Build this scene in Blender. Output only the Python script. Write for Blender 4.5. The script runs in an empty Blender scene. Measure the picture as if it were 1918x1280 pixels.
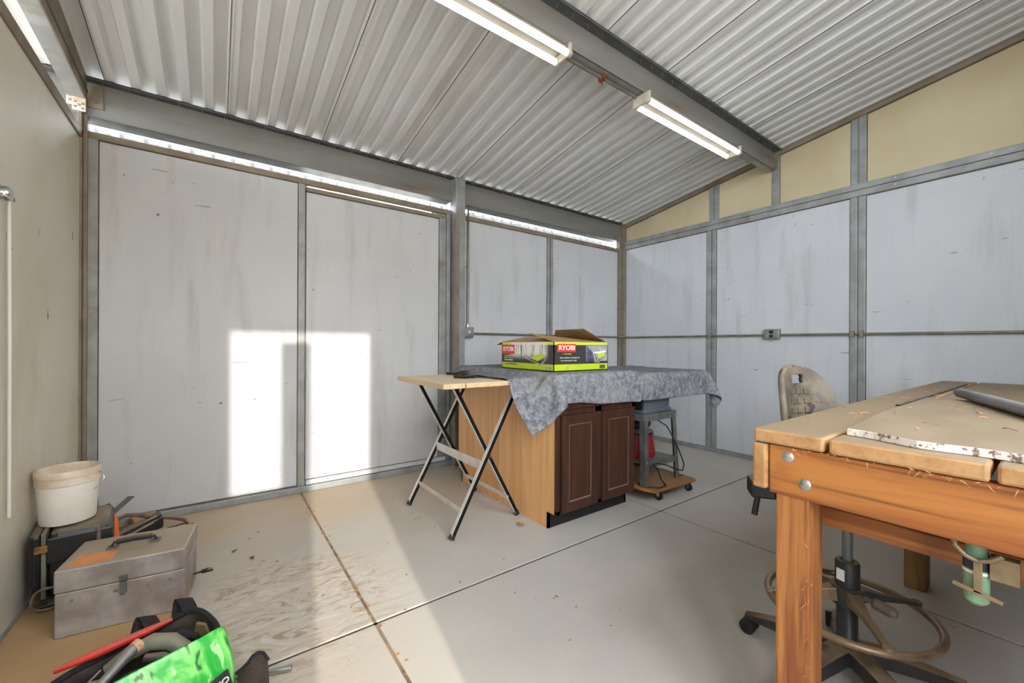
import bpy, bmesh, math, random
import numpy as np
from mathutils import Vector, Matrix
random.seed(7)
rng = np.random.default_rng(5)
C = bpy.context.scene.collection
PI = math.pi

# ------------------------------------------------------------------ colour + materials
def s2l(c):
    return tuple(((v/255)/12.92 if v/255 <= .04045 else ((v/255+.055)/1.055)**2.4) for v in c)
def rgba(c):
    return (*s2l(c), 1.0)

class NT:
    def __init__(s, name):
        s.m = bpy.data.materials.new(name); s.m.use_nodes = True
        s.t = s.m.node_tree; s.n = s.t.nodes; s.l = s.t.links
        s.b = s.n['Principled BSDF']
        s.tc = s.n.new('ShaderNodeTexCoord')
        s.geo = s.n.new('ShaderNodeNewGeometry')
    def link(s, a, b): s.l.new(a, b)
    def mapping(s, scale=(1, 1, 1), rot=(0, 0, 0), src=None):
        mp = s.n.new('ShaderNodeMapping'); mp.inputs['Scale'].default_value = scale
        mp.inputs['Rotation'].default_value = rot
        s.link(src or s.tc.outputs['Object'], mp.inputs['Vector']); return mp.outputs['Vector']
    def noise(s, vec, scale, detail=5, rough=.55, dist=0):
        x = s.n.new('ShaderNodeTexNoise'); x.inputs['Scale'].default_value = scale
        x.inputs['Detail'].default_value = detail; x.inputs['Roughness'].default_value = rough
        x.inputs['Distortion'].default_value = dist
        s.link(vec, x.inputs['Vector']); return x.outputs['Fac']
    def ramp(s, fac, a, b, lo=0.0, hi=1.0):
        x = s.n.new('ShaderNodeMapRange'); x.inputs[1].default_value = a; x.inputs[2].default_value = b
        x.inputs[3].default_value = lo; x.inputs[4].default_value = hi; x.interpolation_type = 'SMOOTHSTEP'
        s.link(fac, x.inputs[0]); return x.outputs[0]
    def mix(s, fac, a, b):
        x = s.n.new('ShaderNodeMix'); x.data_type = 'RGBA'
        for sock, v in ((x.inputs[0], fac), (x.inputs[6], a), (x.inputs[7], b)):
            if hasattr(v, 'links'): s.link(v, sock)
            elif isinstance(v, tuple): sock.default_value = rgba(v) if len(v) == 3 else v
            else: sock.default_value = v
        return x.outputs[2]
    def math(s, op, a, b=None):
        x = s.n.new('ShaderNodeMath'); x.operation = op
        for i, v in enumerate((a, b)):
            if v is None: continue
            if hasattr(v, 'links'): s.link(v, x.inputs[i])
            else: x.inputs[i].default_value = v
        return x.outputs[0]
    def sep(s, vec):
        x = s.n.new('ShaderNodeSeparateXYZ'); s.link(vec, x.inputs[0]); return x.outputs
    def bump(s, fac, strength, dist=.01):
        x = s.n.new('ShaderNodeBump'); x.inputs['Strength'].default_value = strength
        x.inputs['Distance'].default_value = dist
        s.link(fac, x.inputs['Height']); s.link(x.outputs[0], s.b.inputs['Normal'])
    def done(s, col, rough=.6, metal=0.0, spec=.5):
        if hasattr(col, 'links'): s.link(col, s.b.inputs['Base Color'])
        else: s.b.inputs['Base Color'].default_value = rgba(col)
        if hasattr(rough, 'links'): s.link(rough, s.b.inputs['Roughness'])
        else: s.b.inputs['Roughness'].default_value = rough
        s.b.inputs['Metallic'].default_value = metal
        s.b.inputs['Specular IOR Level'].default_value = spec
        return s.m

def M(name, c1, c2=None, scale=6, rough=.6, metal=0.0, stretch=(1, 1, 1), bump=0, bscale=None,
      spots=None, dust=None, spec=.5, grime=None):
    t = NT(name)
    v = t.mapping(stretch)
    col = c1
    if c2 is not None:
        col = t.mix(t.ramp(t.noise(v, scale, 6), .35, .65), c1, c2)
    if grime:                       # (colour, scale, lo, hi, stretch)
        gv = t.mapping(grime[4] if len(grime) > 4 else (1, 1, 1))
        col = t.mix(t.ramp(t.noise(gv, grime[1], 7, .6), grime[2], grime[3]), col, grime[0])
    for sp in (spots or []):        # (colour, scale, threshold, stretch)
        sv = t.mapping(sp[3] if len(sp) > 3 else (1, 1, 1))
        col = t.mix(t.ramp(t.noise(sv, sp[1], 3, .5, .4), sp[2], sp[2]+.035), col, sp[0])
    if dust:                        # (colour, amount)
        nz = t.sep(t.geo.outputs['Normal'])[2]
        up = t.ramp(nz, .55, .95)
        n = t.ramp(t.noise(t.mapping((1, 1, 1)), 9, 6), .2, .6)
        col = t.mix(t.math('MULTIPLY', t.math('MULTIPLY', up, n), dust[1]), col, dust[0])
    if bump:
        t.bump(t.noise(v, bscale or scale*4, 5), bump)
    return t.done(col, rough, metal, spec)

def wood(name, c1, c2, axis=0, scale=14, rough=.5, dust=None, ring=.25, knots=None):
    t = NT(name)
    st = [1, 1, 1]; st[axis] = .07
    v = t.mapping(tuple(st))
    n1 = t.noise(v, scale, 5, .6, 1.2)
    st2 = [1, 1, 1]; st2[axis] = .02
    n2 = t.noise(t.mapping(tuple(st2)), scale*9, 3, .5)
    col = t.mix(t.ramp(n1, .34, .66), c1, c2)
    dk = tuple(int(x*.72) for x in c2)
    col = t.mix(t.ramp(n2, .5, .8, 0, ring*1.6), col, dk)
    if knots:
        k = t.noise(t.mapping(tuple(.5 if i == axis else 1 for i in range(3))), 5, 2, .4)
        col = t.mix(t.ramp(k, .66, .72, 0, .8), col, knots)
    if dust:
        up = t.ramp(t.sep(t.geo.outputs['Normal'])[2], .55, .95)
        n = t.ramp(t.noise(t.mapping((1, 1, 1)), 7, 6), .05, .5, .55, 1)
        col = t.mix(t.math('MULTIPLY', t.math('MULTIPLY', up, n), dust[1]), col, dust[0])
    t.bump(n2, .08)
    return t.done(col, rough)

DUST = (168, 148, 122)
m = {}
m['panel'] = M('white painted steel sheet', (203, 204, 205), (197, 198, 200), 1.6, .42, spec=.4, bump=.02, bscale=3,
               grime=((176, 175, 172), 2.4, .5, .82, (3, 3, .4)),
               spots=[((128, 108, 86), 21, .725, (1, 1, .7)), ((135, 130, 124), 16, .735, (.45, .45, 3.0)), ((160, 158, 154), 10, .72, (.5, .5, 4))])
m['cream'] = M('cream painted sheet', (204, 190, 156), (196, 180, 142), 2.0, .6,
               spots=[((150, 118, 78), 13, .76)])
m['cream_left'] = M('dirty cream sheet', (214, 208, 194), (206, 198, 180), 1.6, .55,
                    grime=((192, 180, 156), 1.8, .5, .8, (1, 1, .5)),
                    spots=[((136, 98, 58), 15, .71, (1, 1, .55))])
m['galv'] = M('galvanised steel', (160, 162, 160), (142, 143, 140), 7, .5, .3, stretch=(1, 1, 1),
              grime=((120, 100, 78), 4, .58, .8), spec=.5)
m['galv_brown'] = M('dusty rusted galvanised steel', (146, 134, 116), (128, 116, 99), 5, .6, .15,
                    grime=((108, 80, 52), 3, .5, .8))
m['galv_dark'] = M('dark galvanised purlin', (140, 138, 134), (128, 125, 120), 3, .45, .2, stretch=(.4, 1, 2),
                   grime=((120, 98, 72), 2.2, .55, .8, (.5, 1, 3)), bump=.02, bscale=5)
m['flange'] = M('purlin flange', (92, 94, 94), (76, 78, 78), 6, .55, .2, grime=((112, 84, 56), 3, .6, .8))
m['roof'] = M('corrugated roof sheet', (224, 225, 225), (216, 217, 216), 3, .5, .0, stretch=(1, .15, 1),
              grime=((196, 193, 186), 2.0, .5, .8, (1, .2, 1)), spots=[((110, 98, 88), 24, .79)])
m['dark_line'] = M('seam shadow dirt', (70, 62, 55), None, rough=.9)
m['conduit'] = M('steel conduit', (150, 142, 130), (128, 120, 106), 8, .4, .6)
m['box_grey'] = M('grey electrical box', (150, 150, 146), (128, 126, 120), 12, .5, .3)
m['white_metal'] = M('white enamel fixture', (196, 190, 178), (182, 172, 156), 6, .5, spots=[((150, 110, 70), 20, .72)])
m['fixture_pan'] = M('dusty fixture pan', (132, 128, 118), (118, 112, 102), 6, .6)
m['rust'] = M('rusty bracket', (150, 88, 40), (110, 62, 30), 30, .8, .2)
m['steel'] = M('bright steel', (190, 190, 188), (165, 163, 158), 12, .28, .85)
m['chrome'] = M('chrome', (205, 205, 208), None, rough=.15, metal=1)
m['black'] = M('black plastic', (34, 34, 36), (24, 24, 26), 20, .42, dust=(DUST, .55))
m['black_metal'] = M('black painted tube', (20, 18, 19), (14, 13, 14), 20, .6, spots=[((150, 142, 132), 60, .74)], spec=.2)
m['silver'] = M('silver painted steel', (208, 202, 192), (190, 184, 174), 12, .45, .15)
m['dark_tool'] = M('dark dusty plastic', (52, 48, 44), (40, 37, 34), 20, .55, dust=((140, 118, 92), .7))
m['oak'] = wood('honey oak veneer', (228, 178, 120), (212, 158, 100), 2, 9, .4)
m['cherry'] = wood('dark cherry wood', (70, 42, 28), (54, 31, 22), 2, 10, .4, ring=.15)
m['cherry_trim'] = M('dusty cherry bead', (120, 84, 66), (96, 60, 44), 18, .5, dust=((190, 170, 150), .9))
m['toe'] = M('black toe kick', (24, 23, 24), (16, 16, 17), 20, .5, spots=[((150, 140, 128), 80, .74)])
m['ply'] = wood('plywood', (182, 142, 92), (160, 120, 74), 0, 8, .7, dust=((172, 142, 104), .7))
m['maple'] = wood('pale tabletop board', (226, 196, 152), (212, 180, 136), 1, 10, .5, dust=((222, 204, 178), .7))
m['pine_y'] = wood('orange pine along y', (178, 114, 56), (140, 77, 32), 1, 12, .42, ring=.5, knots=(96, 50, 22))
m['pine_z'] = wood('orange pine upright', (178, 118, 62), (132, 72, 33), 2, 16, .48, ring=.7, knots=(120, 60, 30))
m['pine_x'] = wood('pine plank with dust', (186, 142, 94), (160, 114, 70), 0, 9, .6, dust=((132, 113, 87), 1.0), ring=.25)
m['old_wood'] = wood('old leg wood', (140, 108, 64), (112, 82, 46), 2, 12, .7)
m['dolly'] = wood('dolly board', (176, 120, 58), (146, 94, 42), 0, 10, .6, dust=((134, 102, 70), .75))
m['saw_blue'] = M('blue grey enamel', (92, 100, 110), (78, 85, 94), 8, .45, .2, dust=((150, 138, 120), .5))
m['stand'] = M('grey steel stand', (120, 122, 120), (98, 100, 98), 9, .45, .45, grime=((130, 108, 84), 6, .5, .8))
m['red'] = M('red plastic', (150, 34, 34), (120, 24, 26), 12, .4)
m['red_tool'] = M('red enamel', (196, 50, 36), (170, 36, 26), 18, .45, dust=(DUST, .4))
m['rubber'] = M('black rubber', (28, 27, 26), None, rough=.7)
m['chair_dust'] = M('dusty brown plastic', (112, 98, 82), (84, 74, 62), 14, .6, dust=((148, 128, 104), .7), spots=[((60, 52, 46), 12, .6)])
m['chair_black'] = M('chair black plastic', (46, 42, 38), (34, 31, 29), 14, .5, dust=((150, 128, 98), .75))
m['bronze'] = M('worn bronze tube', (138, 112, 86), (112, 92, 70), 16, .35, .5, dust=((190, 162, 128), .6))
m['fabric_dark'] = M('dark seat fabric', (44, 40, 38), (34, 31, 30), 40, .9)
m['pail'] = M('white plastic pail', (232, 228, 220), (222, 216, 206), 6, .45, spots=[((170, 140, 104), 26, .74), ((150, 140, 128), 30, .74)])
m['pail_rim'] = M('pail rim', (226, 216, 200), (206, 184, 158), 10, .5, dust=((190, 160, 128), .6))
m['toolbox'] = M('worn steel toolbox', (172, 165, 160), (142, 133, 127), 9, .45, .35, dust=((176, 158, 134), 1.0),
                 grime=((140, 108, 76), 7, .56, .75), spots=[((224, 216, 204), 16, .775)])
m['brass'] = M('brass latch', (160, 120, 70), (120, 90, 56), 30, .4, .7)
m['orange'] = M('orange paint', (222, 146, 92), (206, 128, 78), 20, .6)
m['orange_tool'] = M('orange plastic', (226, 108, 44), None, rough=.5)
m['cord'] = M('grey rubber cord', (112, 96, 86), (88, 74, 66), 30, .65, dust=((176, 152, 130), .8))
m['cord_black'] = M('black rubber cord', (30, 29, 30), None, rough=.6)
m['bag'] = M('dark brown bag cloth', (66, 54, 44), (46, 37, 31), 22, .9, dust=((132, 108, 84), .55), bump=.2, bscale=300)
m['web'] = M('black webbing', (38, 34, 32), (28, 25, 24), 60, .9, bump=.3, bscale=400)
m['grey_tool'] = M('grey green tool grip', (112, 112, 96), (92, 92, 78), 16, .5, dust=((150, 138, 112), .5))
m['bristle'] = M('pale bristle', (206, 168, 138), (176, 128, 98), 90, .8)
m['khaki'] = M('khaki strap', (112, 96, 62), (92, 78, 48), 30, .9)
m['tape_white'] = M('white label', (224, 222, 216), None, rough=.6)
m['laminate'] = None
m['leaf'] = M('dry leaf', (196, 168, 126), (164, 132, 92), 60, .8)
m['shaving'] = M('wood shavings', (198, 150, 100), (150, 92, 48), 60, .8)
m['green_wrap'] = M('green worn grip', (104, 150, 118), (140, 150, 118), 14, .55, grime=((152, 132, 96), 20, .5, .75))
m['clamp_metal'] = M('dusty clamp metal', (150, 128, 98), (120, 104, 82), 20, .45, .5)
m['pipe_grey'] = M('scuffed grey pipe', (136, 136, 138), (98, 98, 102), 14, .5, .1, stretch=(.3, 1, 1), dust=((160, 150, 138), .6))
m['cardboard'] = M('cardboard', (172, 138, 96), (156, 122, 82), 8, .8)
m['lime'] = M('lime print', (196, 214, 40), None, rough=.5)
m['print_red'] = M('red print', (214, 58, 40), None, rough=.5)
m['print_white'] = M('white print', (236, 232, 226), None, rough=.5)
m['print_grey'] = M('grey print', (176, 176, 178), (140, 140, 146), 30, .5)
m['print_dark'] = M('dark print', (40, 40, 44), None, rough=.5)
m['print_lav'] = M('lavender print', (96, 92, 120), (60, 58, 78), 30, .5)
m['ground'] = M('desert ground', (160, 154, 146), (148, 140, 130), 2, .95)
m['stucco'] = M('added sun-block wall', (190, 176, 156), None, rough=.9)

# felt blanket
t = NT('grey felt blanket')
v = t.mapping((1, 1, 1))
f1 = t.noise(v, 26, 8, .75); f2 = t.noise(v, 90, 4, .7); f3 = t.noise(v, 4, 3)
col = t.mix(t.ramp(f1, .36, .64), (94, 96, 102), (146, 147, 149))
col = t.mix(t.ramp(f2, .52, .7, 0, .6), col, (170, 168, 166))
col = t.mix(t.ramp(t.noise(v, 60, 4, .7, .5), .54, .68, 0, .8), col, (70, 76, 92))
col = t.mix(t.ramp(f3, .45, .7, 0, .35), col, (158, 152, 146))
t.bump(f1, .5, .006)
m['felt'] = t.done(col, .95, spec=.1)

# speckled laminate slab: dust on top, white speckle on the broken edge
t = NT('laminate slab')
v = t.mapping((1, 1, 1))
edge = t.mix(t.ramp(t.noise(v, 70, 4, .7), .52, .6), (222, 212, 200), (120, 100, 88))
top = t.mix(t.ramp(t.noise(t.mapping((.4, 1, 1)), 7, 6), .3, .7), (136, 119, 94), (121, 104, 81))
top = t.mix(t.ramp(t.noise(t.mapping((.25, 1, 1)), 9, 4, .5, 1), .62, .72, 0, .6), top, (112, 98, 80))
up = t.ramp(t.sep(t.geo.outputs['Normal'])[2], .5, .8)
m['laminate'] = t.done(t.mix(up, edge, top), .7)

# concrete floor: grey slab, brown dust near the walls, scuffed stain
t = NT('concrete floor')
v = t.mapping((1, 1, 1))
xyz = t.sep(t.tc.outputs['Object'])
col = t.mix(t.ramp(t.noise(v, 1.3, 7, .6), .35, .65), (186, 179, 169), (175, 170, 161))
dustn = t.noise(t.mapping((.6, 1.2, 1)), 1.1, 6, .6)
dl = t.ramp(xyz[0], -3.0, -4.9)
dl = t.math('MULTIPLY', dl, t.ramp(dustn, .3, .62))
col = t.mix(t.math('MULTIPLY', dl, .75), col, (186, 164, 136))
db = t.math('MULTIPLY', t.ramp(xyz[1], -1.5, -.1), t.ramp(dustn, .25, .65))
col = t.mix(t.math('MULTIPLY', db, .7), col, (180, 156, 124))
# scuffed patch
px = t.math('SUBTRACT', xyz[0], -4.02); py = t.math('SUBTRACT', xyz[1], -1.45)
d2 = t.math('SQRT', t.math('ADD', t.math('MULTIPLY', px, px), t.math('MULTIPLY', py, py)))
reg = t.ramp(d2, .62, .2)
sw = t.noise(t.mapping((1, 2.2, 1), (0, 0, .5)), 6, 7, .65, 2.2)
col = t.mix(t.math('MULTIPLY', reg, t.ramp(sw, .52, .62, 0, .65)), col, (134, 112, 92))
col = t.mix(t.math('MULTIPLY', reg, t.ramp(sw, .46, .38, 0, .6)), col, (202, 196, 188))
sp = t.noise(v, 38, 3, .5, .3)
col = t.mix(t.ramp(sp, .74, .77, 0, .8), col, (112, 94, 78))
sp2 = t.noise(t.mapping((1, 1.3, 1)), 9, 6, .7, 1.0)
col = t.mix(t.ramp(sp2, .58, .76, 0, .35), col, (196, 186, 172))
t.bump(t.noise(v, 40, 5), .06)
m['floor'] = t.done(col, t.ramp(t.noise(v, 3, 5), .3, .7, .65, .85), spec=.2)
m['joint'] = M('dirt in the joints', (104, 88, 70), (150, 126, 96), 9, .95)
m['joint_dark'] = M('dark joint', (62, 55, 47), (92, 80, 66), 9, .95)

# printed carton: bands follow height
t = NT('printed carton')
xyz = t.sep(t.tc.outputs['Object'])
v = t.mapping((1, 1, 1))
z = xyz[2]
band = t.mix(t.ramp(z, .044, .046), (190, 210, 32), (56, 54, 56))
band = t.mix(t.ramp(z, .170, .172), band, (206, 218, 72))
band = t.mix(t.ramp(t.noise(v, 14, 5), .6, .75, 0, .5), band, (150, 146, 140))
# scraped white wear on the left-facing side
left = t.math('LESS_THAN', t.sep(t.geo.outputs['Normal'])[0], -.5)
n = t.noise(t.mapping((1, 26, 2)), 2.5, 5, .7)
ry = t.math('MULTIPLY', t.ramp(xyz[1], .04, .10), t.ramp(xyz[1], .50, .44))
rz = t.ramp(z, .06, .12)
k = t.math('MULTIPLY', t.math('MULTIPLY', left, t.math('MULTIPLY', ry, rz)), t.ramp(n, .36, .5))
band = t.mix(k, band, (232, 228, 216))
m['carton'] = t.done(band, .5)

# bamboo-leaf print for the green sack
t = NT('green printed plastic')
v = t.mapping((1, 1, .32), (0, .35, 0))
n = t.noise(v, 20, 4, .55, .8); n2 = t.noise(t.mapping((1, 1, .25), (0, -.3, 0)), 26, 3, .5, .5)
col = t.mix(t.ramp(n, .38, .62), (46, 176, 66), (140, 232, 118))
col = t.mix(t.ramp(n2, .60, .66, 0, .85), col, (34, 62, 40))
col = t.mix(t.ramp(n2, .36, .30, 0, .7), col, (200, 250, 180))
m['green_print'] = t.done(col, .3)

def emit(name, col, strength):
    mt = bpy.data.materials.new(name); mt.use_nodes = True
    nt = mt.node_tree; b = nt.nodes['Principled BSDF']
    b.inputs['Base Color'].default_value = (.9, .9, .9, 1)
    b.inputs['Emission Color'].default_value = (*col, 1); b.inputs['Emission Strength'].default_value = strength
    return mt
m['tube'] = emit('lit fluorescent tube', (1.0, .97, .90), 2.2)

# ------------------------------------------------------------------ geometry helpers
class MB:
    def __init__(s): s.V = []; s.F = []
    def add(s, V, F):
        o = len(s.V); s.V += [Vector(v) for v in V]; s.F += [tuple(i+o for i in f) for f in F]; return s
    def box(s, a, b, rot=None, piv=None):
        a, b = [min(p, q) for p, q in zip(a, b)], [max(p, q) for p, q in zip(a, b)]
        V = [Vector((x, y, z)) for z in (a[2], b[2]) for y in (a[1], b[1]) for x in (a[0], b[0])]
        if rot is not None:
            p = Vector(piv) if piv else (Vector(a)+Vector(b))/2
            V = [p + rot @ (q-p) for q in V]
        return s.add(V, [(0, 2, 3, 1), (4, 5, 7, 6), (0, 1, 5, 4), (2, 6, 7, 3), (0, 4, 6, 2), (1, 3, 7, 5)])
    def bar(s, p0, p1, w, h, up=(0, 0, 1)):
        p0, p1 = Vector(p0), Vector(p1); d = (p1-p0).normalized(); up = Vector(up)
        if abs(d.dot(up)) > .98: up = Vector((0, 1, 0))
        a = d.cross(up).normalized()*w/2; b = a.cross(d).normalized()*h/2
        V = [p+i*a+j*b for p in (p0, p1) for i, j in ((-1, -1), (1, -1), (1, 1), (-1, 1))]
        return s.add(V, [(0, 1, 2, 3), (7, 6, 5, 4), (0, 4, 5, 1), (1, 5, 6, 2), (2, 6, 7, 3), (3, 7, 4, 0)])
    def cone(s, p0, p1, r0, r1=None, n=20, cap=True):
        r1 = r0 if r1 is None else r1
        p0, p1 = Vector(p0), Vector(p1); d = (p1-p0).normalized()
        a = d.orthogonal().normalized(); b = d.cross(a)
        V = []
        for p, r in ((p0, r0), (p1, r1)):
            V += [p + r*(math.cos(k*2*PI/n)*a + math.sin(k*2*PI/n)*b) for k in range(n)]
        F = [(k, (k+1) % n, n+(k+1) % n, n+k) for k in range(n)]
        if cap: F += [tuple(range(n-1, -1, -1)), tuple(range(n, 2*n))]
        return s.add(V, F)
    def tube(s, pts, r, n=8, closed=False):
        P = [Vector(p) for p in pts]; N = len(P)
        rr = r if isinstance(r, (list, tuple)) else [r]*N
        nrm = None; V = []
        for i in range(N):
            if closed: d = P[(i+1) % N]-P[i-1]
            else: d = P[min(i+1, N-1)]-P[max(i-1, 0)]
            d.normalize()
            if nrm is None: nrm = d.orthogonal().normalized()
            else:
                nrm = nrm - d*nrm.dot(d)
                nrm = nrm.normalized() if nrm.length > 1e-6 else d.orthogonal().normalized()
            b = d.cross(nrm)
            V += [P[i]+rr[i]*(math.cos(k*2*PI/n)*nrm+math.sin(k*2*PI/n)*b) for k in range(n)]
        F = []
        for i in range(N if closed else N-1):
            j = (i+1) % N
            F += [(i*n+k, i*n+(k+1) % n, j*n+(k+1) % n, j*n+k) for k in range(n)]
        if not closed: F += [tuple(range(n-1, -1, -1)), tuple((N-1)*n+k for k in range(n))]
        return s.add(V, F)
    def lathe(s, c, prof, n=40, axis=None):
        c = Vector(c); V = []
        for r, z in prof:
            for k in range(n):
                q = Vector((r*math.cos(k*2*PI/n), r*math.sin(k*2*PI/n), z))
                V.append(c + (axis @ q if axis is not None else q))
        m_ = len(prof); F = []
        for i in range(m_-1):
            F += [(i*n+k, i*n+(k+1) % n, (i+1)*n+(k+1) % n, (i+1)*n+k) for k in range(n)]
        return s.add(V, F)
    def prism(s, poly, d):          # poly: 3D points, extruded by vector d
        P = [Vector(p) for p in poly]; d = Vector(d); n = len(P)
        return s.add(P+[p+d for p in P], [tuple(range(n-1, -1, -1)), tuple(range(n, 2*n))] +
                     [(k, (k+1) % n, n+(k+1) % n, n+k) for k in range(n)])
    def grid(s, rows):
        n = len(rows[0]); V = [p for r in rows for p in r]
        return s.add(V, [(i*n+k, i*n+k+1, (i+1)*n+k+1, (i+1)*n+k) for i in range(len(rows)-1) for k in range(n-1)])
    def build(s, name, mat, parent=None, bevel=0, smooth=False, solid=0, sub=0, origin=None):
        off = Vector((0, 0, 0)); p = parent
        while p is not None: off += p.location; p = p.parent
        loc = Vector((0, 0, 0))
        if parent is None and origin is None and s.V:
            lo = [min(v[i] for v in s.V) for i in range(3)]; hi = [max(v[i] for v in s.V) for i in range(3)]
            origin = ((lo[0]+hi[0])/2, (lo[1]+hi[1])/2, lo[2])
        if origin is not None: loc = Vector(origin)-off
        me = bpy.data.meshes.new(name)
        me.from_pydata([v-off-loc for v in s.V], [], s.F); me.validate()
        bm = bmesh.new(); bm.from_mesh(me)
        bmesh.ops.recalc_face_normals(bm, faces=bm.faces); bm.to_mesh(me); bm.free()
        o = bpy.data.objects.new(name, me); C.objects.link(o); o.location = loc
        if parent is not None: o.parent = parent
        me.materials.append(m[mat] if isinstance(mat, str) else mat)
        if smooth:
            for f in me.polygons: f.use_smooth = True
        if solid:
            md = o.modifiers.new('solid', 'SOLIDIFY'); md.thickness = solid; md.offset = 0
        if bevel:
            md = o.modifiers.new('bevel', 'BEVEL'); md.width = bevel; md.segments = 2; md.limit_method = 'ANGLE'
            md.angle_limit = .6
        if sub:
            md = o.modifiers.new('sub', 'SUBSURF'); md.levels = sub; md.render_levels = sub
        if smooth:
            me.set_sharp_from_angle(angle=math.radians(38))
        return o

def thing(name, label, cat, loc=(0, 0, 0), group=None, parent=None):
    o = bpy.data.objects.new(name, None); C.objects.link(o); o.location = loc; o.empty_display_size = .1
    if parent: o.parent = parent
    if label: o['label'] = label
    if cat: o['category'] = cat
    if group: o['group'] = group
    return o
def tag(o, label, cat, group=None, kind=None):
    o['label'] = label; o['category'] = cat
    if group: o['group'] = group
    if kind: o['kind'] = kind
    return o
def struct(o, label, cat):
    o['kind'] = 'structure'; o['label'] = label; o['category'] = cat; return o
def rz(a): return Matrix.Rotation(a, 3, 'Z')
def text(body, size, pos, rot, mat, parent, name='lettering', ext=.0008, bold=False, sx=1.0):
    cu = bpy.data.curves.new(name, 'FONT'); cu.body = body; cu.size = size; cu.extrude = ext
    cu.align_x = 'CENTER'; cu.align_y = 'CENTER'
    if bold: cu.offset = size*.018
    o = bpy.data.objects.new(name, cu); C.objects.link(o)
    off = Vector((0, 0, 0)); p = parent
    while p is not None: off += p.location; p = p.parent
    o.location = Vector(pos)-off; o.rotation_euler = rot; o.parent = parent; o.scale = (sx, 1, 1)
    cu.materials.append(m[mat])
    bpy.context.view_layer.update()
    me = bpy.data.meshes.new_from_object(o.evaluated_get(bpy.context.evaluated_depsgraph_get()))
    r = bpy.data.objects.new(name, me); C.objects.link(r)
    r.location = o.location; r.rotation_euler = o.rotation_euler; r.scale = o.scale; r.parent = parent
    if not me.materials: me.materials.append(m[mat])
    bpy.data.objects.remove(o); bpy.data.curves.remove(cu)
    return r

# ------------------------------------------------------------------ camera
CAMP = Vector((-4.259, -3.428, 1.113))
yaw, roll = math.radians(36.04), math.radians(.25)
fw = Vector((math.sin(yaw), math.cos(yaw), 0)); rt = Vector((math.cos(yaw), -math.sin(yaw), 0)); upv = Vector((0, 0, 1))
r2 = rt*math.cos(roll)+upv*math.sin(roll); u2 = upv*math.cos(roll)-rt*math.sin(roll)
cam = bpy.data.cameras.new('camera'); co = bpy.data.objects.new('camera', cam); C.objects.link(co)
Rm = Matrix((r2, u2, -fw)).transposed()
co.matrix_world = Matrix.Translation(CAMP) @ Rm.to_4x4()
cam.sensor_fit = 'HORIZONTAL'; cam.sensor_width = 36; cam.lens = 765/1918*36; cam.shift_y = 7/1918; cam.clip_start = .02
bpy.context.scene.camera = co

# ------------------------------------------------------------------ setting
TS = .157
def zr(y): return 2.655 - TS*y       # underside of the roof sheet
YF = -4.15                            # wall behind the camera

# floor: slabs parted by joints
fl = MB()
xs = [-6.3, -3.735, -1.818, .05]; ys = [YF-.1, -1.79, .05]
for i in range(3):
    for j in range(2):
        fl.box((xs[i]+.005, ys[j]+.005, -.1), (xs[i+1]-.005, ys[j+1]-.005, 0))
floor = struct(fl.build('floor', 'floor', origin=(0, 0, 0), bevel=.006), 'dusty concrete slab floor with tooled joints', 'floor')
jt = MB()
for x in xs[1:3]: jt.box((x-.006, YF, -.05), (x+.006, .05, -.004))
MB().box((-6.3, -1.796, -.05), (.05, -1.784, -.004)).build('joint', 'joint_dark', floor)
jt.build('joint', 'joint', floor)

# back wall sheets
wb = MB()
wb.box((-4.83, .0, .055), (-3.756, .012, 2.33))
wb.box((-2.377, .0, .04), (-1.293, .012, 2.33))
wb.box((-1.215, .0, .04), (-.10, .012, 2.33))
wb.box((-4.88, .02, 0), (-.02, .026, 2.303)).box((-4.88, .02, 2.303), (-3.69, .026, 2.33)).box((-2.62, .02, 2.303), (-.02, .026, 2.33))
wall_back = struct(wb.build('wall_back', 'panel', origin=(0, 0, 0)), 'white sheet-metal wall with the door panel and roof gap', 'wall')
# frame members of the back wall
def member(a, b, mat='galv', nm='stud', parent=None, bev=.004):
    return MB().box(a, b).build(nm, mat, parent or wall_back, bevel=bev)
member((-4.885, -.012, 0), (-4.824, .03, 2.33))
member((-4.885, -.014, 2.325), (-2.475, .03, 2.366), 'galv_brown', 'rail')
member((-3.756, -.014, .0), (-3.709, .02, 2.325))
member((-4.86, -.03, 0), (-2.475, .03, .045), 'galv', 'rail')
member((-2.375, -.014, 2.31), (-.10, .03, 2.352), 'galv_brown', 'rail')
member((-1.293, -.014, 0), (-1.258, .02, 2.31)); member((-1.25, -.014, 0), (-1.215, .02, 2.31))
member((-2.375, -.03, 0), (-.05, .03, .04), 'galv', 'rail')
member((-2.377, -.012, .04), (-2.345, .02, 2.31))
member((-2.53, -.02, 0), (-2.492, .02, 2.325))
# exterior corrugated sheet whose wavy top shows through the eave gap
def outer(xa, xb, za, zb):
    rows = [[], []]
    n = int((xb-xa)/.008)
    for k in range(n+1):
        x = xa+(xb-xa)*k/n
        y = .162 + .030*math.sin(2*PI*x/.118)
        rows[0].append((x, y, za)); rows[1].append((x, y, zb))
    return rows
og = MB()
og.grid(outer(-6.2, .0, 0, 2.32)); og.grid(outer(-6.2, -3.70, 2.32, 2.450)); og.grid(outer(-2.61, .0, 2.32, 2.450)); og.grid(outer(-3.70, -2.61, 2.40, 2.450))
og.build('outer_sheet', 'roof', wall_back, smooth=True)

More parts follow.
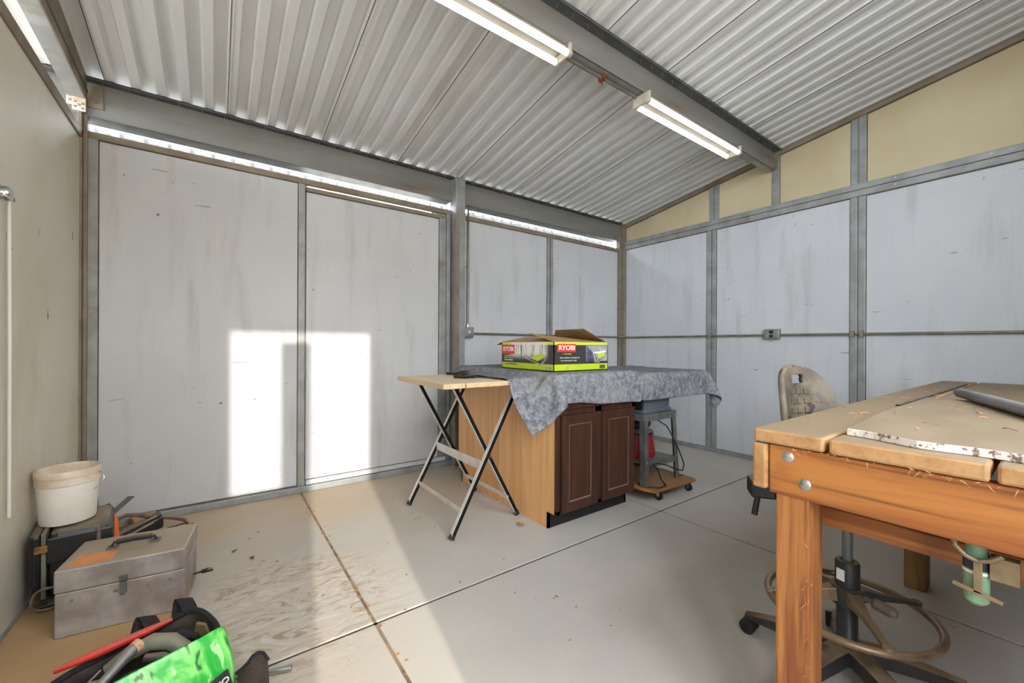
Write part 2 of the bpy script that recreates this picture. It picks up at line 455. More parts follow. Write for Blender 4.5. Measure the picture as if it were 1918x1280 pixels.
m['gap_shade_dirt'] = M('panel gap shade and dirt', (62, 56, 50), (110, 84, 60), 12, .9)  # dark strips painted at panel edges for the shadow gap and dirt line
def outline(xa, xb, za, zb, y, parent, w=.004):
    MB().box((xa, y-.002, za), (xa+w, y, zb)).box((xb-w, y-.002, za), (xb, y, zb)).box((xa, y-.002, zb-w), (xb, y, zb)).box((xa, y-.002, za), (xb, y, za+w)).build('gap_line', 'gap_shade_dirt', parent)
outline(-4.824, -3.756, .045, 2.325, .0, wall_back); outline(-2.345, -1.293, .04, 2.31, .0, wall_back); outline(-1.215, -.10, .04, 2.31, .0, wall_back)
MB().box((-1.258, -.012, .04), (-1.25, -.004, 2.31)).build('gap_line', 'gap_shade_dirt', wall_back)
# sheet-metal door in the back wall
door = struct(MB().box((-3.70, -.002, .06), (-2.56, .012, 2.285)).build('door_1', 'panel', origin=(0, 0, 0)),
              'white sheet-metal door panel with a bright slit above', 'door')
outline(-3.709, -2.60, .085, 2.272, -.002, door)
member((-3.703, -.02, 2.272), (-2.532, .022, 2.305), 'galv_brown', 'rail', door)
member((-2.60, -.02, .05), (-2.535, .022, 2.275), 'galv', 'stile', door)
member((-3.70, -.024, .05), (-2.535, .022, .085), 'panel', 'rail', door)

# posts
struct(MB().box((-2.478, -.10, 0), (-2.377, .02, 2.66)).build('trim_1', 'galv', bevel=.008), 'square galvanised post between door and grey switch box', 'post')
pj = MB(); pj.box((-2.4775, -.102, 0), (-2.440, -.0995, 2.33))
pj.build('rust_strip', 'galv_brown', bpy.data.objects['trim_1'])
cp = MB().box((-4.905, -.05, 0), (-4.885, .03, 2.66)).box((-4.885, -.03, 0), (-4.866, .03, 2.45))
struct(cp.build('trim_2', 'galv_brown', bevel=.004), 'rust-streaked corner column at the left end', 'post')
cr = MB().box((-.10, -.03, 0), (-.05, .03, 2.68)).box((-.05, -.06, 0), (.0, .03, 2.68))
struct(cr.build('trim_3', 'galv_brown', bevel=.004), 'narrow steel corner column where the two white walls meet', 'post')

# Z purlins
def zpurlin(name, x0, x1, yw, zb, zt, label, slope=TS, fl_=.055, fb=None):
    fb = fb or fl_
    root = thing(name, None, None, ((x0+x1)/2, yw, zb)); struct(root, label, 'beam')
    MB().box((x0, yw-.003, zb), (x1, yw+.003, zt)).build('web', 'galv_dark', root)
    MB().box((x0, yw-.003, zb), (x1, yw+fb, zb+.005)).box((x0, yw+fb-.004, zb), (x1, yw+fb, zb+.016)).build('bottom_flange', 'galv', root, bevel=.002)
    tf = MB().prism([(x0, yw, zt), (x0, yw-fl_, zt+slope*fl_), (x0, yw-fl_, zt+slope*fl_-.004), (x0, yw, zt-.004)], (x1-x0, 0, 0))
    tf.box((x0, yw-fl_, zt+slope*fl_-.016), (x1, yw-fl_+.003, zt+slope*fl_))
    tf.build('top_flange', 'flange', root)
    sc = MB(); x = x0+.1
    while x < x1-.05:
        sc.cone((x, yw-fl_*.55, zt+.005), (x, yw-fl_*.55, zt-.022), .0032, .0012, 6); x += .118
    sc.build('screw', 'steel', root)
    return root
zpurlin('eave_beam', -6.2, -2.478, -.02, 2.448, 2.652, 'long galvanised eave beam over the white door', fb=.125)
zpurlin('eave_beam', -2.377, -.10, -.02, 2.448, 2.652, 'shorter galvanised eave beam between post and corner', fb=.125)
zpurlin('roof_beam', -6.2, -.02, -1.775, 2.765, 2.929, 'heavy galvanised roof beam carrying the strip lights', fl_=.065)
ec = MB().box((-4.868, -.032, 2.50), (-4.80, -.024, 2.625)); ec.build('bracket', 'galv_brown', bpy.data.objects['eave_beam'])
MB().cone((-4.83, -.036, 2.535), (-4.83, -.03, 2.535), .008, n=6).build('bolt', 'steel', bpy.data.objects['eave_beam'])

# ceiling: trapezoid sheets in strips
W = .5915; P = W/5
cl = MB()
x0 = -4.789 - 6*W
for sidx in range(16):
    xa = x0 + sidx*W
    prof = []
    for k in range(5):
        b = xa+k*P
        prof += [(b, 0), (b+.044, 0), (b+.056, .036), (b+.106, .036)]
    prof.append((xa+W, 0)); prof.append((xa+W+.012, -.005))
    zo = .0
    if xa > .1: break
    prof = [(min(px_, .02), pz_) for px_, pz_ in prof]
    cl.grid([[(px_, y, zr(y)+pz_+zo) for px_, pz_ in prof] for y in (.30, YF-.4)])
ceil = struct(cl.build('ceiling', 'roof', origin=(0, 0, 0)), 'corrugated white roof sheeting sloping up from the white back wall', 'ceiling')
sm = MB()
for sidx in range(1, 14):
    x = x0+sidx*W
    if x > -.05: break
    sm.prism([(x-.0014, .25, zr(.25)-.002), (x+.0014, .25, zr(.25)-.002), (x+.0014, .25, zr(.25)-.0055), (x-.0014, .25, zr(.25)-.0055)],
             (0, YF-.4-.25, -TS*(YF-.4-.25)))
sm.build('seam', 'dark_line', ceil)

# right wall
wr = MB()
wr.box((0, -.045, .0), (.012, YF, 2.45))
wall_right = struct(wr.build('wall_right', 'panel', origin=(0, 0, 0)), 'white lower wall with cream gable panels above the girt', 'wall')
up_ = MB()
up_.prism([(-.002, -.03, 2.43), (-.002, YF, 2.43), (-.002, YF, zr(YF)+.05), (-.002, -.03, zr(-.03)+.05)], (.014, 0, 0))
up_.build('gable_panel', 'cream', wall_right)
def wm(a, b, mat='galv', nm='stud'): return member(a, b, mat, nm, wall_right, .004)
for a in (-1.122, -2.339, -3.55):
    wm((-.016, a-.048, .03), (.02, a, 2.345)); wm((-.012, a-.10, .03), (.02, a-.052, 2.345))
for a in (-1.149, -2.343, -3.55):
    for q, w_ in ((a, .044), (a-.05, .05)):
        st = MB().prism([(-.014, q, 2.43), (-.014, q-w_, 2.43), (-.014, q-w_, zr(q-w_)), (-.014, q, zr(q))], (.03, 0, 0))
        st.build('stud', 'galv', wall_right, bevel=.003)
MB().prism([(-.014, -1.751, 2.43), (-.014, -1.814, 2.43), (-.014, -1.814, zr(-1.814)), (-.014, -1.751, zr(-1.751))], (.03, 0, 0)).build('stud', 'galv', wall_right, bevel=.003)
wm((-.03, YF, 2.392), (.02, -.05, 2.44), 'galv', 'girt'); wm((-.03, YF, 2.338), (.02, -.05, 2.389), 'galv', 'girt')
wm((-.03, YF, 0), (.02, -.05, .036), 'galv', 'rail')
gt = MB().prism([(-.03, 0, zr(0)-.045), (-.03, 0, zr(0)+.034), (-.03, YF, zr(YF)+.034), (-.03, YF, zr(YF)-.045)], (.04, 0, 0))
gt.build('gable_trim', 'galv_brown', wall_right)
def outline_r(ya_, yb_, za, zb, x=.0, w=.004, zb2=None):
    zb2 = zb if zb2 is None else zb2
    o_ = MB().box((x-.002, ya_-w, za), (x, ya_, zb)).box((x-.002, yb_, za), (x, yb_+w, zb2)).box((x-.002, ya_, za), (x, yb_, za+w))
    o_.prism([(x-.002, ya_, zb), (x-.002, yb_, zb2), (x-.002, yb_, zb2-w), (x-.002, ya_, zb-w)], (.002, 0, 0))
    o_.build('gap_line', 'gap_shade_dirt', wall_right)
for a, b in ((-.05, -1.122), (-1.222, -2.339), (-2.439, -3.55)): outline_r(a, b, .036, 2.338)
for a, b in ((-.05, -1.149), (-1.243, -1.751), (-1.814, -2.343), (-2.443, -3.55)): outline_r(a, b, 2.44, zr(a)-.045, -.002, .004, zr(b)-.045)
MB().box((-.031, YF, 2.3885), (-.028, -.05, 2.3925)).build('gap_line', 'gap_shade_dirt', wall_right)
sc = MB()
for y in (-.35, -.75, -1.3, -1.7, -2.1, -2.62, -3.1):
    for z in (2.365, 2.416): sc.cone((-.036, y, z), (-.03, y, z), .007, .004, 8)
sc.build('screw', 'steel', wall_right)
br = MB().box((-.024, -1.735, 2.775), (-.012, -1.80, 2.915)); br.build('beam_bracket', 'galv_brown', wall_right)

# left wall (partition) with open strip above
wl = MB().box((-4.91, YF, 0), (-4.895, -.03, 2.31))
wall_left = struct(wl.build('wall_left', 'cream_left', origin=(0, 0, 0)), 'dirty cream partition sheet beside the camera', 'wall')
member((-4.91, YF, 2.305), (-4.885, -.03, 2.36), 'galv_brown', 'rail', wall_left)
member((-4.90, -1.34, 0), (-4.875, -1.21, 2.30), 'galv', 'stud', wall_left)
member((-4.90, YF, 0), (-4.885, -.03, .03), 'galv', 'rail', wall_left)
ra = thing('rafter', None, None, (-4.86, -2, 2.45)); struct(ra, 'sloping channel rafter over the cream partition', 'beam')
MB().prism([(-4.872, -.05, 2.53), (-4.872, YF, 2.76), (-4.872, YF, zr(YF)+.034), (-4.872, -.05, zr(-.05)+.034)], (.006, 0, 0)).build('web', 'galv_brown', ra)
MB().prism([(-4.945, -.05, 2.53), (-4.868, -.05, 2.53), (-4.868, YF, 2.76), (-4.945, YF, 2.76)], (0, 0, .005)).build('bottom_flange', 'galv', ra)
MB().prism([(-4.867, -.05, 2.57), (-4.860, -.05, 2.575), (-4.860, YF, 2.84), (-4.867, YF, 2.835)], (0, 0, .006)).build('lip', 'flange', ra)
gpo = MB().box((-4.925, -.056, 2.455), (-4.868, -.050, 2.555)).build('gusset_plate', 'pail_rim', ra, bevel=.004)
for x, z in ((-4.912, 2.475), (-4.882, 2.47), (-4.897, 2.487), (-4.912, 2.502), (-4.882, 2.498)):
    MB().cone((x, -.056, z), (x, -.062, z), .006, n=6).build('bolt', 'steel', gpo)
gp2 = MB().box((-4.95, -.046, 2.485), (-4.90, -.040, 2.60)).build('gusset_plate', 'pail_rim', ra, bevel=.004)
for x, z in ((-4.935, 2.51), (-4.935, 2.55)):
    MB().cone((x, -.046, z), (x, -.052, z), .006, n=6).build('bolt', 'steel', gp2)

# unseen front wall: openings shaped for the sun patches, bay opening added for fill
wf = MB()
def wfbox(xa, xb, za, zb): wf.box((xa, YF, za), (xb, YF-.02, zb))
wfbox(-8.3, -4.846, 0, 2.47); wfbox(-4.846, -4.52, 0, 1.32); wfbox(-3.90, -3.72, 0, 2.47)
wfbox(-8.3, -3.72, 2.463, 3.4); wfbox(-3.72, -2.25, 3.18, 3.4); wfbox(-3.72, -2.25, 0, 1.15); wfbox(-2.25, .02, 0, 3.4)
wall_front = struct(wf.build('wall_front', 'panel', origin=(0, 0, 0)), 'front wall behind the camera with openings shaped for the light', 'wall')
struct(MB().box((-4.535, YF-.05, 0), (-4.345, YF+.03, 2.38)).build('shadow_post', 'galv'), 'added post behind the camera casting the strip between sun patches', 'post')  # made-up post, its shadow parts the two sun patches
struct(MB().box((-30, -26, -.14), (30, 30, -.11)).build('ground_outside', 'ground'), 'bare ground outside', 'ground')
struct(MB().box((-4.42, -8.2, -.11), (4, -8.0, 4.45)).build('sun_block_wall', 'stucco'), 'added stucco wall blocking the sun outside the bay', 'wall')  # unseen wall, added to keep direct sun out of the bay opening

# ------------------------------------------------------------------ electrical
def light_fixture(x0, x1, label):
    root = thing('strip_light', label, 'light fixture', ((x0+x1)/2, -1.762, 2.73), 'fluorescent strip lights under the beam')
    yc = -1.765
    h = MB().prism([(x0, yc-.03, 2.762), (x0, yc+.03, 2.762), (x0, yc+.05, 2.735), (x0, yc+.05, 2.725), (x0, yc-.05, 2.725), (x0, yc-.05, 2.735)], (x1-x0, 0, 0))
    h.build('housing', 'fixture_pan', root, bevel=.002)
    for dy in (-.046, .046):
        tb = MB().cone((x0+.02, yc+dy, 2.70), (x1-.02, yc+dy, 2.70), .0165, n=16)
        tb.build('tube', 'tube', root, smooth=True)
    for x in (x0, x1):
        e = MB().box((x-.008, yc-.065, 2.685), (x+.008, yc+.065, 2.752))
        e.cone((x-.012, yc-.046, 2.70), (x+.012, yc-.046, 2.70), .021, n=14).cone((x-.012, yc+.046, 2.70), (x+.012, yc+.046, 2.70), .021, n=14)
        e.build('end_cap', 'white_metal', root, bevel=.003)
    return root
light_fixture(-3.93, -2.71, 'lit twin-tube strip light cut off by the top of the photo')
light_fixture(-2.01, -.79, 'lit twin-tube strip light seen whole near the cream gable')
cw = thing('light_conduit', 'thin conduit with rusty clip running between the two strip lights', 'conduit', (-2.36, -1.73, 2.74))
MB().tube([(-2.70, -1.725, 2.752), (-2.35, -1.725, 2.752), (-2.02, -1.728, 2.752)], .011, 10).build('pipe', 'conduit', cw, smooth=True)
MB().box((-2.36, -1.745, 2.735), (-2.335, -1.705, 2.768)).cone((-2.348, -1.725, 2.735), (-2.348, -1.725, 2.715), .006, n=6).build('clip', 'rust', cw)

cv = thing('wall_conduit', 'upright conduit dropping from the eave gap to the grey switch box', 'conduit', (-2.305, -.02, 1.3))
MB().tube([(-2.305, .02, 2.47), (-2.305, -.005, 2.46), (-2.305, -.022, 2.43), (-2.305, -.022, 1.9), (-2.305, -.022, 1.29)], .0105, 10).build('pipe', 'conduit', cv, smooth=True)
MB().cone((-2.305, -.022, 1.285), (-2.305, -.022, 1.31), .016, n=10).build('coupling', 'steel', cv)
ch = thing('wall_conduit', 'level conduit from the switch box across behind the carton to the corner', 'conduit', (-1.2, -.02, 1.222))
MB().tube([(-2.27, -.022, 1.225), (-1.2, -.022, 1.222), (-.12, -.022, 1.222), (-.075, -.048, 1.222), (-.06, -.075, 1.221)], .0105, 10).build('pipe', 'conduit', ch, smooth=True)
cb = thing('wall_conduit', 'level conduit along the right white wall through the outlet box', 'conduit', (-.03, -2, 1.22))
MB().tube([(-.05, -.08, 1.221), (-.028, -.12, 1.22), (-.028, -1.70, 1.219)], .0105, 10).build('pipe', 'conduit', cb, smooth=True)
MB().tube([(-.028, -1.83, 1.219), (-.028, -3.0, 1.214), (-.028, YF+.05, 1.21)], .0105, 10).build('pipe', 'conduit', cb, smooth=True)
for y in (-1.17, -2.36, -2.42): MB().box((-.045, y-.012, 1.195), (-.012, y+.012, 1.245)).build('strap', 'galv_brown', cb)
sb = thing('switch_box', 'grey switch box at the foot of the upright conduit', 'electrical box', (-2.305, -.03, 1.19))
MB().box((-2.36, -.055, 1.185), (-2.255, 0, 1.285)).build('box', 'box_grey', sb, bevel=.006)
MB().box((-2.345, -.06, 1.195), (-2.27, -.055, 1.275)).build('cover', 'box_grey', sb, bevel=.003)
MB().box((-2.316, -.07, 1.225), (-2.302, -.058, 1.25)).build('toggle', 'tape_white', sb, bevel=.002)
ob = thing('outlet_box', 'grey outlet box set in the conduit on the right wall', 'electrical box', (-.03, -1.766, 1.18))
MB().box((-.055, -1.83, 1.182), (0, -1.705, 1.276)).build('box', 'box_grey', ob, bevel=.006)
MB().box((-.06, -1.815, 1.19), (-.055, -1.72, 1.268)).build('cover', 'box_grey', ob, bevel=.003)
for z in (1.21, 1.248):
    MB().box((-.064, -1.785, z-.014), (-.058, -1.75, z+.014)).build('receptacle', 'black', ob, bevel=.004)

# knob, hook and rod at the left edge
kn = MB().lathe((-4.872, -1.235, 1.635), [(0, .035), (.02, .035), (.026, .026), (.026, .012), (.014, .008), (.014, 0)], 20, Matrix.Rotation(PI/2, 3, 'Y')).build('knob', 'chrome', wall_left, smooth=True)
MB().box((-4.875, -1.27, 1.63), (-4.868, -1.215, 1.67)).build('plate', 'brass', kn)
rod = thing('hanging_rod', 'thin white rod hanging on the cream partition', 'rod', (-4.905, -1.13, .45))
MB().tube([(-4.875, -1.115, 1.685), (-4.876, -1.10, 1.1), (-4.88, -1.085, .46)], .005, 8).build('rod', 'tape_white', rod, smooth=True)
MB().tube([(-4.895, -1.08, 1.66), (-4.88, -1.08, 1.66)] + [(-4.872, -1.08+.008*math.sin(a), 1.652+.008*math.cos(a)) for a in np.linspace(0, 5, 9)], .002, 6).build('hook', 'steel', rod)

# ------------------------------------------------------------------ cabinets
def base_cabinet(y0, y1, label, front):
    root = thing('base_cabinet', label, 'cabinet', (-2.255, (y0+y1)/2, 0), 'base cabinets under the felt blanket')
    xa, xb = -2.62, -1.89
    s = 1 if front else -1
    yf, yb = (y0, y1) if front else (y1, y0)
    for x in (xa, xb-.018):
        MB().prism([(x, yf+s*.02, .10), (x, yf+s*.075, .10), (x, yf+s*.075, 0), (x, yb, 0), (x, yb, .90), (x, yf+s*.02, .90)], (.018, 0, 0)).build('side_panel', 'oak', root, bevel=.001)
    MB().box((xa+.018, yf+s*.02, .10), (xb-.018, yb, .118)).box((xa+.018, yb, .1), (xb-.018, yb-s*.01, .90)).build('carcass', 'oak', root)
    MB().box((xa, yf+s*.075, 0), (xb, yf+s*.088, .10)).build('toe_kick', 'toe', root)
    ff = MB()
    ff.box((xa, yf, .10), (xa+.03, yf+s*.02, .90)).box((xb-.03, yf, .10), (xb, yf+s*.02, .90)).box((xa+.33, yf, .10), (xb-.335, yf+s*.02, .90))
    ff.box((xa, yf, .10), (xb, yf+s*.019, .125)).box((xa, yf, .69), (xb, yf+s*.019, .90))
    ff.build('face_frame', 'cherry', root, bevel=.002)
    MB().box((xa+.03, yf-s*.02, .73), (xb-.03, yf, .88)).build('drawer_front', 'cherry', root, bevel=.004)
    for da, db in ((xa+.03, xa+.337), (xb-.345, xb-.028)):
        d = MB()
        d.box((da, yf-s*.02, .112), (da+.055, yf, .69)).box((db-.055, yf-s*.02, .112), (db, yf, .69))
        d.box((da+.05, yf-s*.02, .112), (db-.05, yf, .165)).box((da+.05, yf-s*.02, .635), (db-.05, yf, .69))
        d.box((da+.05, yf-s*.010, .16), (db-.05, yf, .64))
        dd = d.build('door', 'cherry', root, bevel=.003)
        bd = MB()
        w = .008
        bd.box((da+.055, yf-s*.017, .165), (da+.055+w, yf-s*.010, .635)).box((db-.055-w, yf-s*.017, .165), (db-.055, yf-s*.010, .635))
        bd.box((da+.055, yf-s*.017, .165), (db-.055, yf-s*.010, .165+w)).box((da+.055, yf-s*.017, .635-w), (db-.055, yf-s*.010, .635))
        bd.build('bead', 'cherry_trim', dd, bevel=.002)
    return root
cab_front = base_cabinet(-1.629, -1.0235, 'dark cherry two-door base cabinet with honey oak side', True)
base_cabinet(-1.019, -.412, 'honey oak sided base cabinet standing behind the cherry doors', False)
MB().box((-2.635, -1.64, .902), (-1.885, -.40, .928)).build('worktop', 'ply', cab_front, bevel=.003)

# ------------------------------------------------------------------ saw on a dolly
dl_ = thing('dolly', 'low wooden dolly board on casters under the saw stand', 'dolly', (-1.57, -1.45, 0))
MB().prism([(-1.80, -1.17, .078), (-1.80, -1.62, .078), (-1.765, -1.715, .078), (-1.285, -1.735, .078), (-1.265, -1.70, .078), (-1.25, -1.17, .078)], (0, 0, .02)).build('board', 'dolly', dl_, bevel=.004)
for x, y in ((-1.66, -1.67), (-1.31, -1.69), (-1.66, -1.24), (-1.31, -1.24)):
    w = MB().cone((x-.011, y, .026), (x+.011, y, .026), .026, n=20).build('caster', 'rubber', dl_, smooth=True)
    MB().box((x-.016, y-.012, .03), (x-.012, y+.014, .076)).box((x+.012, y-.012, .03), (x+.016, y+.014, .076)).box((x-.02, y-.02, .07), (x+.02, y+.02, .078)).cone((x-.02, y, .026), (x+.02, y, .026), .005, n=8).build('fork', 'chrome', w)
sw = thing('bench_saw', 'grey machine on a splayed steel stand half under felt', 'saw', (-1.57, -1.42, .1))
def leg(xb_, yb_, xt, yt):
    p0 = Vector((xb_, yb_, .10)); p1 = Vector((xt, yt, .60))
    sx = 1 if xb_ < -1.56 else -1; sy = 1 if yb_ < -1.4 else -1
    l = MB()
    for (dx, dy) in ((.045, .004), (.004, .045)):
        V = []
        for p in (p0, p1):
            for ax, ay in ((0, 0), (dx*sx, 0), (dx*sx, dy*sy), (0, dy*sy)): V.append(p+Vector((ax, ay, 0)))
        l.add(V, [(0, 1, 2, 3), (7, 6, 5, 4), (0, 4, 5, 1), (1, 5, 6, 2), (2, 6, 7, 3), (3, 7, 4, 0)])
    o = l.build('leg', 'stand', sw, bevel=.002)
    if xb_ > -1.56:
        MB().prism([p0+Vector((-.04, 0, .08)), p0+Vector((-.036, 0, .08)), p0+Vector((-.01, 0, .03)), p0+Vector((.05, 0, .004)), p0+Vector((.05, 0, 0)), p0+Vector((-.02, 0, .02))], (0, .03*sy, 0)).build('foot', 'stand', o)
    for z_ in (.585, .27):
        p = p0.lerp(p1, (z_-.1)/.5)
        MB().cone(p+Vector((.02*sx, -.006*sy, 0)), p+Vector((.02*sx, .004*sy, 0)), .007, n=8).build('bolt', 'steel', o)
leg(-1.775, -1.635, -1.765, -1.62); leg(-1.345, -1.635, -1.375, -1.62); leg(-1.775, -1.23, -1.765, -1.25); leg(-1.345, -1.23, -1.375, -1.25)
MB().box((-1.767, -1.625, .565), (-1.373, -1.618, .615)).box((-1.767, -1.252, .565), (-1.373, -1.245, .615)).box((-1.769, -1.62, .565), (-1.762, -1.25, .615)).box((-1.378, -1.62, .565), (-1.371, -1.25, .615)).box((-1.767, -1.62, .61), (-1.373, -1.25, .616)).build('top_rail', 'stand', sw, bevel=.003)
MB().box((-1.765, -1.61, .255), (-1.375, -1.26, .262)).box((-1.765, -1.626, .225), (-1.375, -1.62, .265)).build('shelf', 'stand', sw, bevel=.002)
MB().box((-1.755, -1.605, .617), (-1.435, -1.24, .885)).box((-1.77, -1.615, .617), (-1.42, -1.23, .645)).box((-1.765, -1.61, .72), (-1.425, -1.235, .735)).build('body', 'saw_blue', sw, bevel=.008)
MB().box((-1.78, -1.605, .655), (-1.757, -1.40, .71)).build('opening', 'black', sw)
MB().box((-1.86, -1.632, .885), (-.92, -.75, .905)).build('table', 'stand', sw, bevel=.003)
hw = MB()
hw.lathe((-1.80, -1.50, .50), [(.05, 0), (.062, -.006), (.062, .012), (.048, .014), (.045, .004)], 28, Matrix.Rotation(PI/2, 3, 'X'))
hw.bar((-1.86, -1.50, .50), (-1.74, -1.50, .50), .01, .012).bar((-1.80, -1.50, .44), (-1.80, -1.50, .56), .01, .012)
hw.build('handwheel', 'print_grey', sw, smooth=True)
MB().cone((-1.72, -1.40, .50), (-1.45, -1.40, .50), .05, n=18).cone((-1.79, -1.49, .5), (-1.7, -1.40, .5), .012, n=8).build('motor', 'black', sw, smooth=True)
vac = thing('red_canister', 'red canister with black top standing on the lower stand shelf', 'canister', (-1.57, -1.42, .262))
MB().lathe((-1.58, -1.42, .263), [(0, 0), (.125, 0), (.135, .02), (.125, .10), (.118, .17), (.0, .172)], 28).build('tank', 'red', vac, smooth=True)
MB().lathe((-1.58, -1.42, .434), [(.119, 0), (.121, .018), (.10, .032), (0, .034)], 28).build('lid', 'black', vac, smooth=True)
tag(MB().tube([(-1.50, -1.50, .56), (-1.46, -1.60, .50), (-1.38, -1.645, .33), (-1.345, -1.66, .24), (-1.33, -1.665, .20), (-1.36, -1.67, .16), (-1.44, -1.668, .18), (-1.55, -1.66, .23), (-1.66, -1.65, .26), (-1.735, -1.65, .25)], .005, 8).build('flex_cord', 'cord_black', smooth=True),
    'black power cord looping round the grey saw stand', 'cord')
pts = [(-1.68, -1.62, .26), (-1.63, -1.64, .20), (-1.60, -1.645, .13), (-1.58, -1.655, .106), (-1.62, -1.70, .104), (-1.70, -1.70, .104), (-1.76, -1.63, .104), (-1.75, -1.56, .104)]
tag(MB().tube(pts, .005, 8).build('flex_cord', 'cord_black', smooth=True), 'black cord end trailing over the dolly board', 'cord')

# ------------------------------------------------------------------ folding work table
ft = thing('folding_work_table', 'folding vise table with crossed black legs and pale jaws', 'table', (-2.95, -1.05, 0))
MB().box((-3.285, -1.478, .876), (-3.152, -.80, .904)).build('jaw_board', 'maple', ft, bevel=.004)
MB().box((-3.146, -1.478, .876), (-2.70, -.80, .904)).build('jaw_board', 'maple', ft, bevel=.004)
def xleg(p0, p1, y):
    # channel: bright flange in front, black web
    a = Vector((p0[0], y, p0[1])); b = Vector((p1[0], y, p1[1]))
    o = MB().bar(a, b, .022, .03, (0, 1, 0)).build('leg', 'black_metal', ft, bevel=.003)
    d = (b-a).normalized(); side = Vector((-d.z, 0, d.x))
    if side.x > 0: side = -side
    MB().bar(a+side*.0125+d*.01, b+side*.0125, .024, .004, side).build('flange', 'silver', o)
    MB().cone(a+d*.02, a-d*.005, .017, .019, n=10).build('foot', 'rubber', o)
    return o
for y in (-1.335, -.735):
    k = .012 if y < -1 else -.012
    xleg((-3.165, .012), (-2.70, .87), y-k)
    xleg((-2.655, .012), (-3.12, .87), y+k+(.04 if y < -1 else 0))
    MB().cone((-2.91, y-.035, .44), (-2.91, y+.05, .44), .008, n=10).build('pivot_bolt', 'steel', ft)
def cross(f, base, h, nm='crossbar'):
    x = base+f*.465*1; z = .012+f*.858
    MB().box((x-.008, -1.335, z-h/2), (x-.002, -.735, z+h/2)).build(nm, 'silver', ft, bevel=.001)
cross(.44, -3.165, .055); cross(.155, -3.165, .028)
MB().box((-2.665-.075, -1.30, .125), (-2.659-.075, -.735, .15)).build('crossbar', 'silver', ft, bevel=.001)
MB().tube([(-3.12+.02*math.cos(a), -1.2+.05*math.cos(a), .872-.025*abs(math.sin(a))) for a in np.linspace(0, PI, 9)], .002, 5).build('wire_loop', 'steel', ft)
bc = thing('bar_clamp', 'black knobbed clamp lying on the pale jaw beside the felt', 'clamp', (-3.0, -1.05, .905))
MB().box((-2.98, -1.05, .905), (-2.78, -1.02, .913), rz(.5)).build('bar', 'silver', bc)
MB().box((-3.03, -1.21, .905), (-2.92, -1.11, .924), rz(.3)).build('base', 'black', bc, bevel=.004)
MB().lathe((-2.985, -1.165, .922), [(.012, 0), (.012, .006), (.03, .007), (.032, .014), (.02, .017), (.02, .022), (.033, .024), (.034, .03), (0, .032)], 22).build('knob', 'black', bc, smooth=True)
MB().prism([(-2.93, -.93, .905), (-2.86, -.90, .905), (-2.88, -.87, .905), (-2.95, -.85, .905)], (0, 0, .02)).build('jaw', 'black', bc, bevel=.003)
MB().tube([(-2.95, -1.17, .912), (-2.90, -1.26, .911), (-2.86, -1.36, .912)], .004, 6).build('lever', 'black', bc, smooth=True)

# ------------------------------------------------------------------ felt blankets (settled by a small drape solve)
def drape(corners, nx, ny, boxes, z0, steps=260, thick=.006, noise=.004):
    c00, c10, c11, c01 = [np.array(p, float) for p in corners]
    u = np.linspace(0, 1, nx)[None, :, None]; v = np.linspace(0, 1, ny)[:, None, None]
    flat = (1-u)*(1-v)*c00+u*(1-v)*c10+u*v*c11+(1-u)*v*c01
    X = np.concatenate([flat, np.full((ny, nx, 1), z0)], 2)
    X[:, :, 2] += rng.normal(0, noise, (ny, nx))
    Vv = np.zeros_like(X)
    ops = []
    def reg(di, dj, par):
        i0, i1 = slice(par, ny-di, 2 if di else 1), None
        return
    sets = []
    for di, dj in ((0, 1), (1, 0), (1, 1), (1, -1), (0, 2), (2, 0)):
        I, J = np.mgrid[0:ny-di, (0 if dj >= 0 else -dj):nx-max(dj, 0)]
        colour = (I//max(di, 1) if di else J//max(dj, 1)) % 2
        for cc in (0, 1):
            a = np.stack([I[colour == cc], J[colour == cc]]); b = a+np.array([[di], [dj]])
            L = np.linalg.norm(flat[a[0], a[1]]-flat[b[0], b[1]], axis=1)
            k = 1.0 if abs(di)+abs(dj) == 1 else (.45 if max(abs(di), abs(dj)) == 1 else .25)
            sets.append((a, b, L[:, None], k))
    dt = .02
    for st in range(steps):
        Vv[:, :, 2] -= 9.8*dt; Vv *= .97
        Y = X+Vv*dt
        for it in range(10):
            for a, b, L, k in sets:
                pa, pb = Y[a[0], a[1]], Y[b[0], b[1]]
                d = pb-pa; n = np.linalg.norm(d, axis=1, keepdims=True)+1e-9
                corr = d*((n-L)/n)*.5*k
                Y[a[0], a[1]] = pa+corr; Y[b[0], b[1]] = pb-corr
            for lo, hi in boxes:
                lo_ = np.array(lo)-thick; hi_ = np.array(hi)+thick; lo_[2] = lo[2]-.3
                ins = np.all((Y > lo_) & (Y < hi_), axis=2)
                if ins.any():
                    q = Y[ins]; old = X[ins]
                    pen = np.stack([q[:, 0]-lo_[0], hi_[0]-q[:, 0], q[:, 1]-lo_[1], hi_[1]-q[:, 1], (hi_[2]-q[:, 2])], 1)
                    pen[old[:, 2] >= hi_[2]-.012, 4] *= .01
                    w = pen.argmin(1)
                    ax = np.array([0, 0, 1, 1, 2])[w]
                    val = np.array([lo_[0], hi_[0], lo_[1], hi_[1], hi_[2]])[w]
                    q[np.arange(len(q)), ax] = val
                    top = ax == 2
                    q[top, :2] = old[top, :2]+(q[top, :2]-old[top, :2])*.25
                    Y[ins] = q
        Vv = (Y-X)/dt; X = Y
    return X
BX = [((-2.635, -1.652, .3), (-1.885, -.40, .928)), ((-3.285, -1.478, .87), (-2.63, -.80, .904)), ((-1.88, -1.645, .3), (-.92, -.75, .905))]
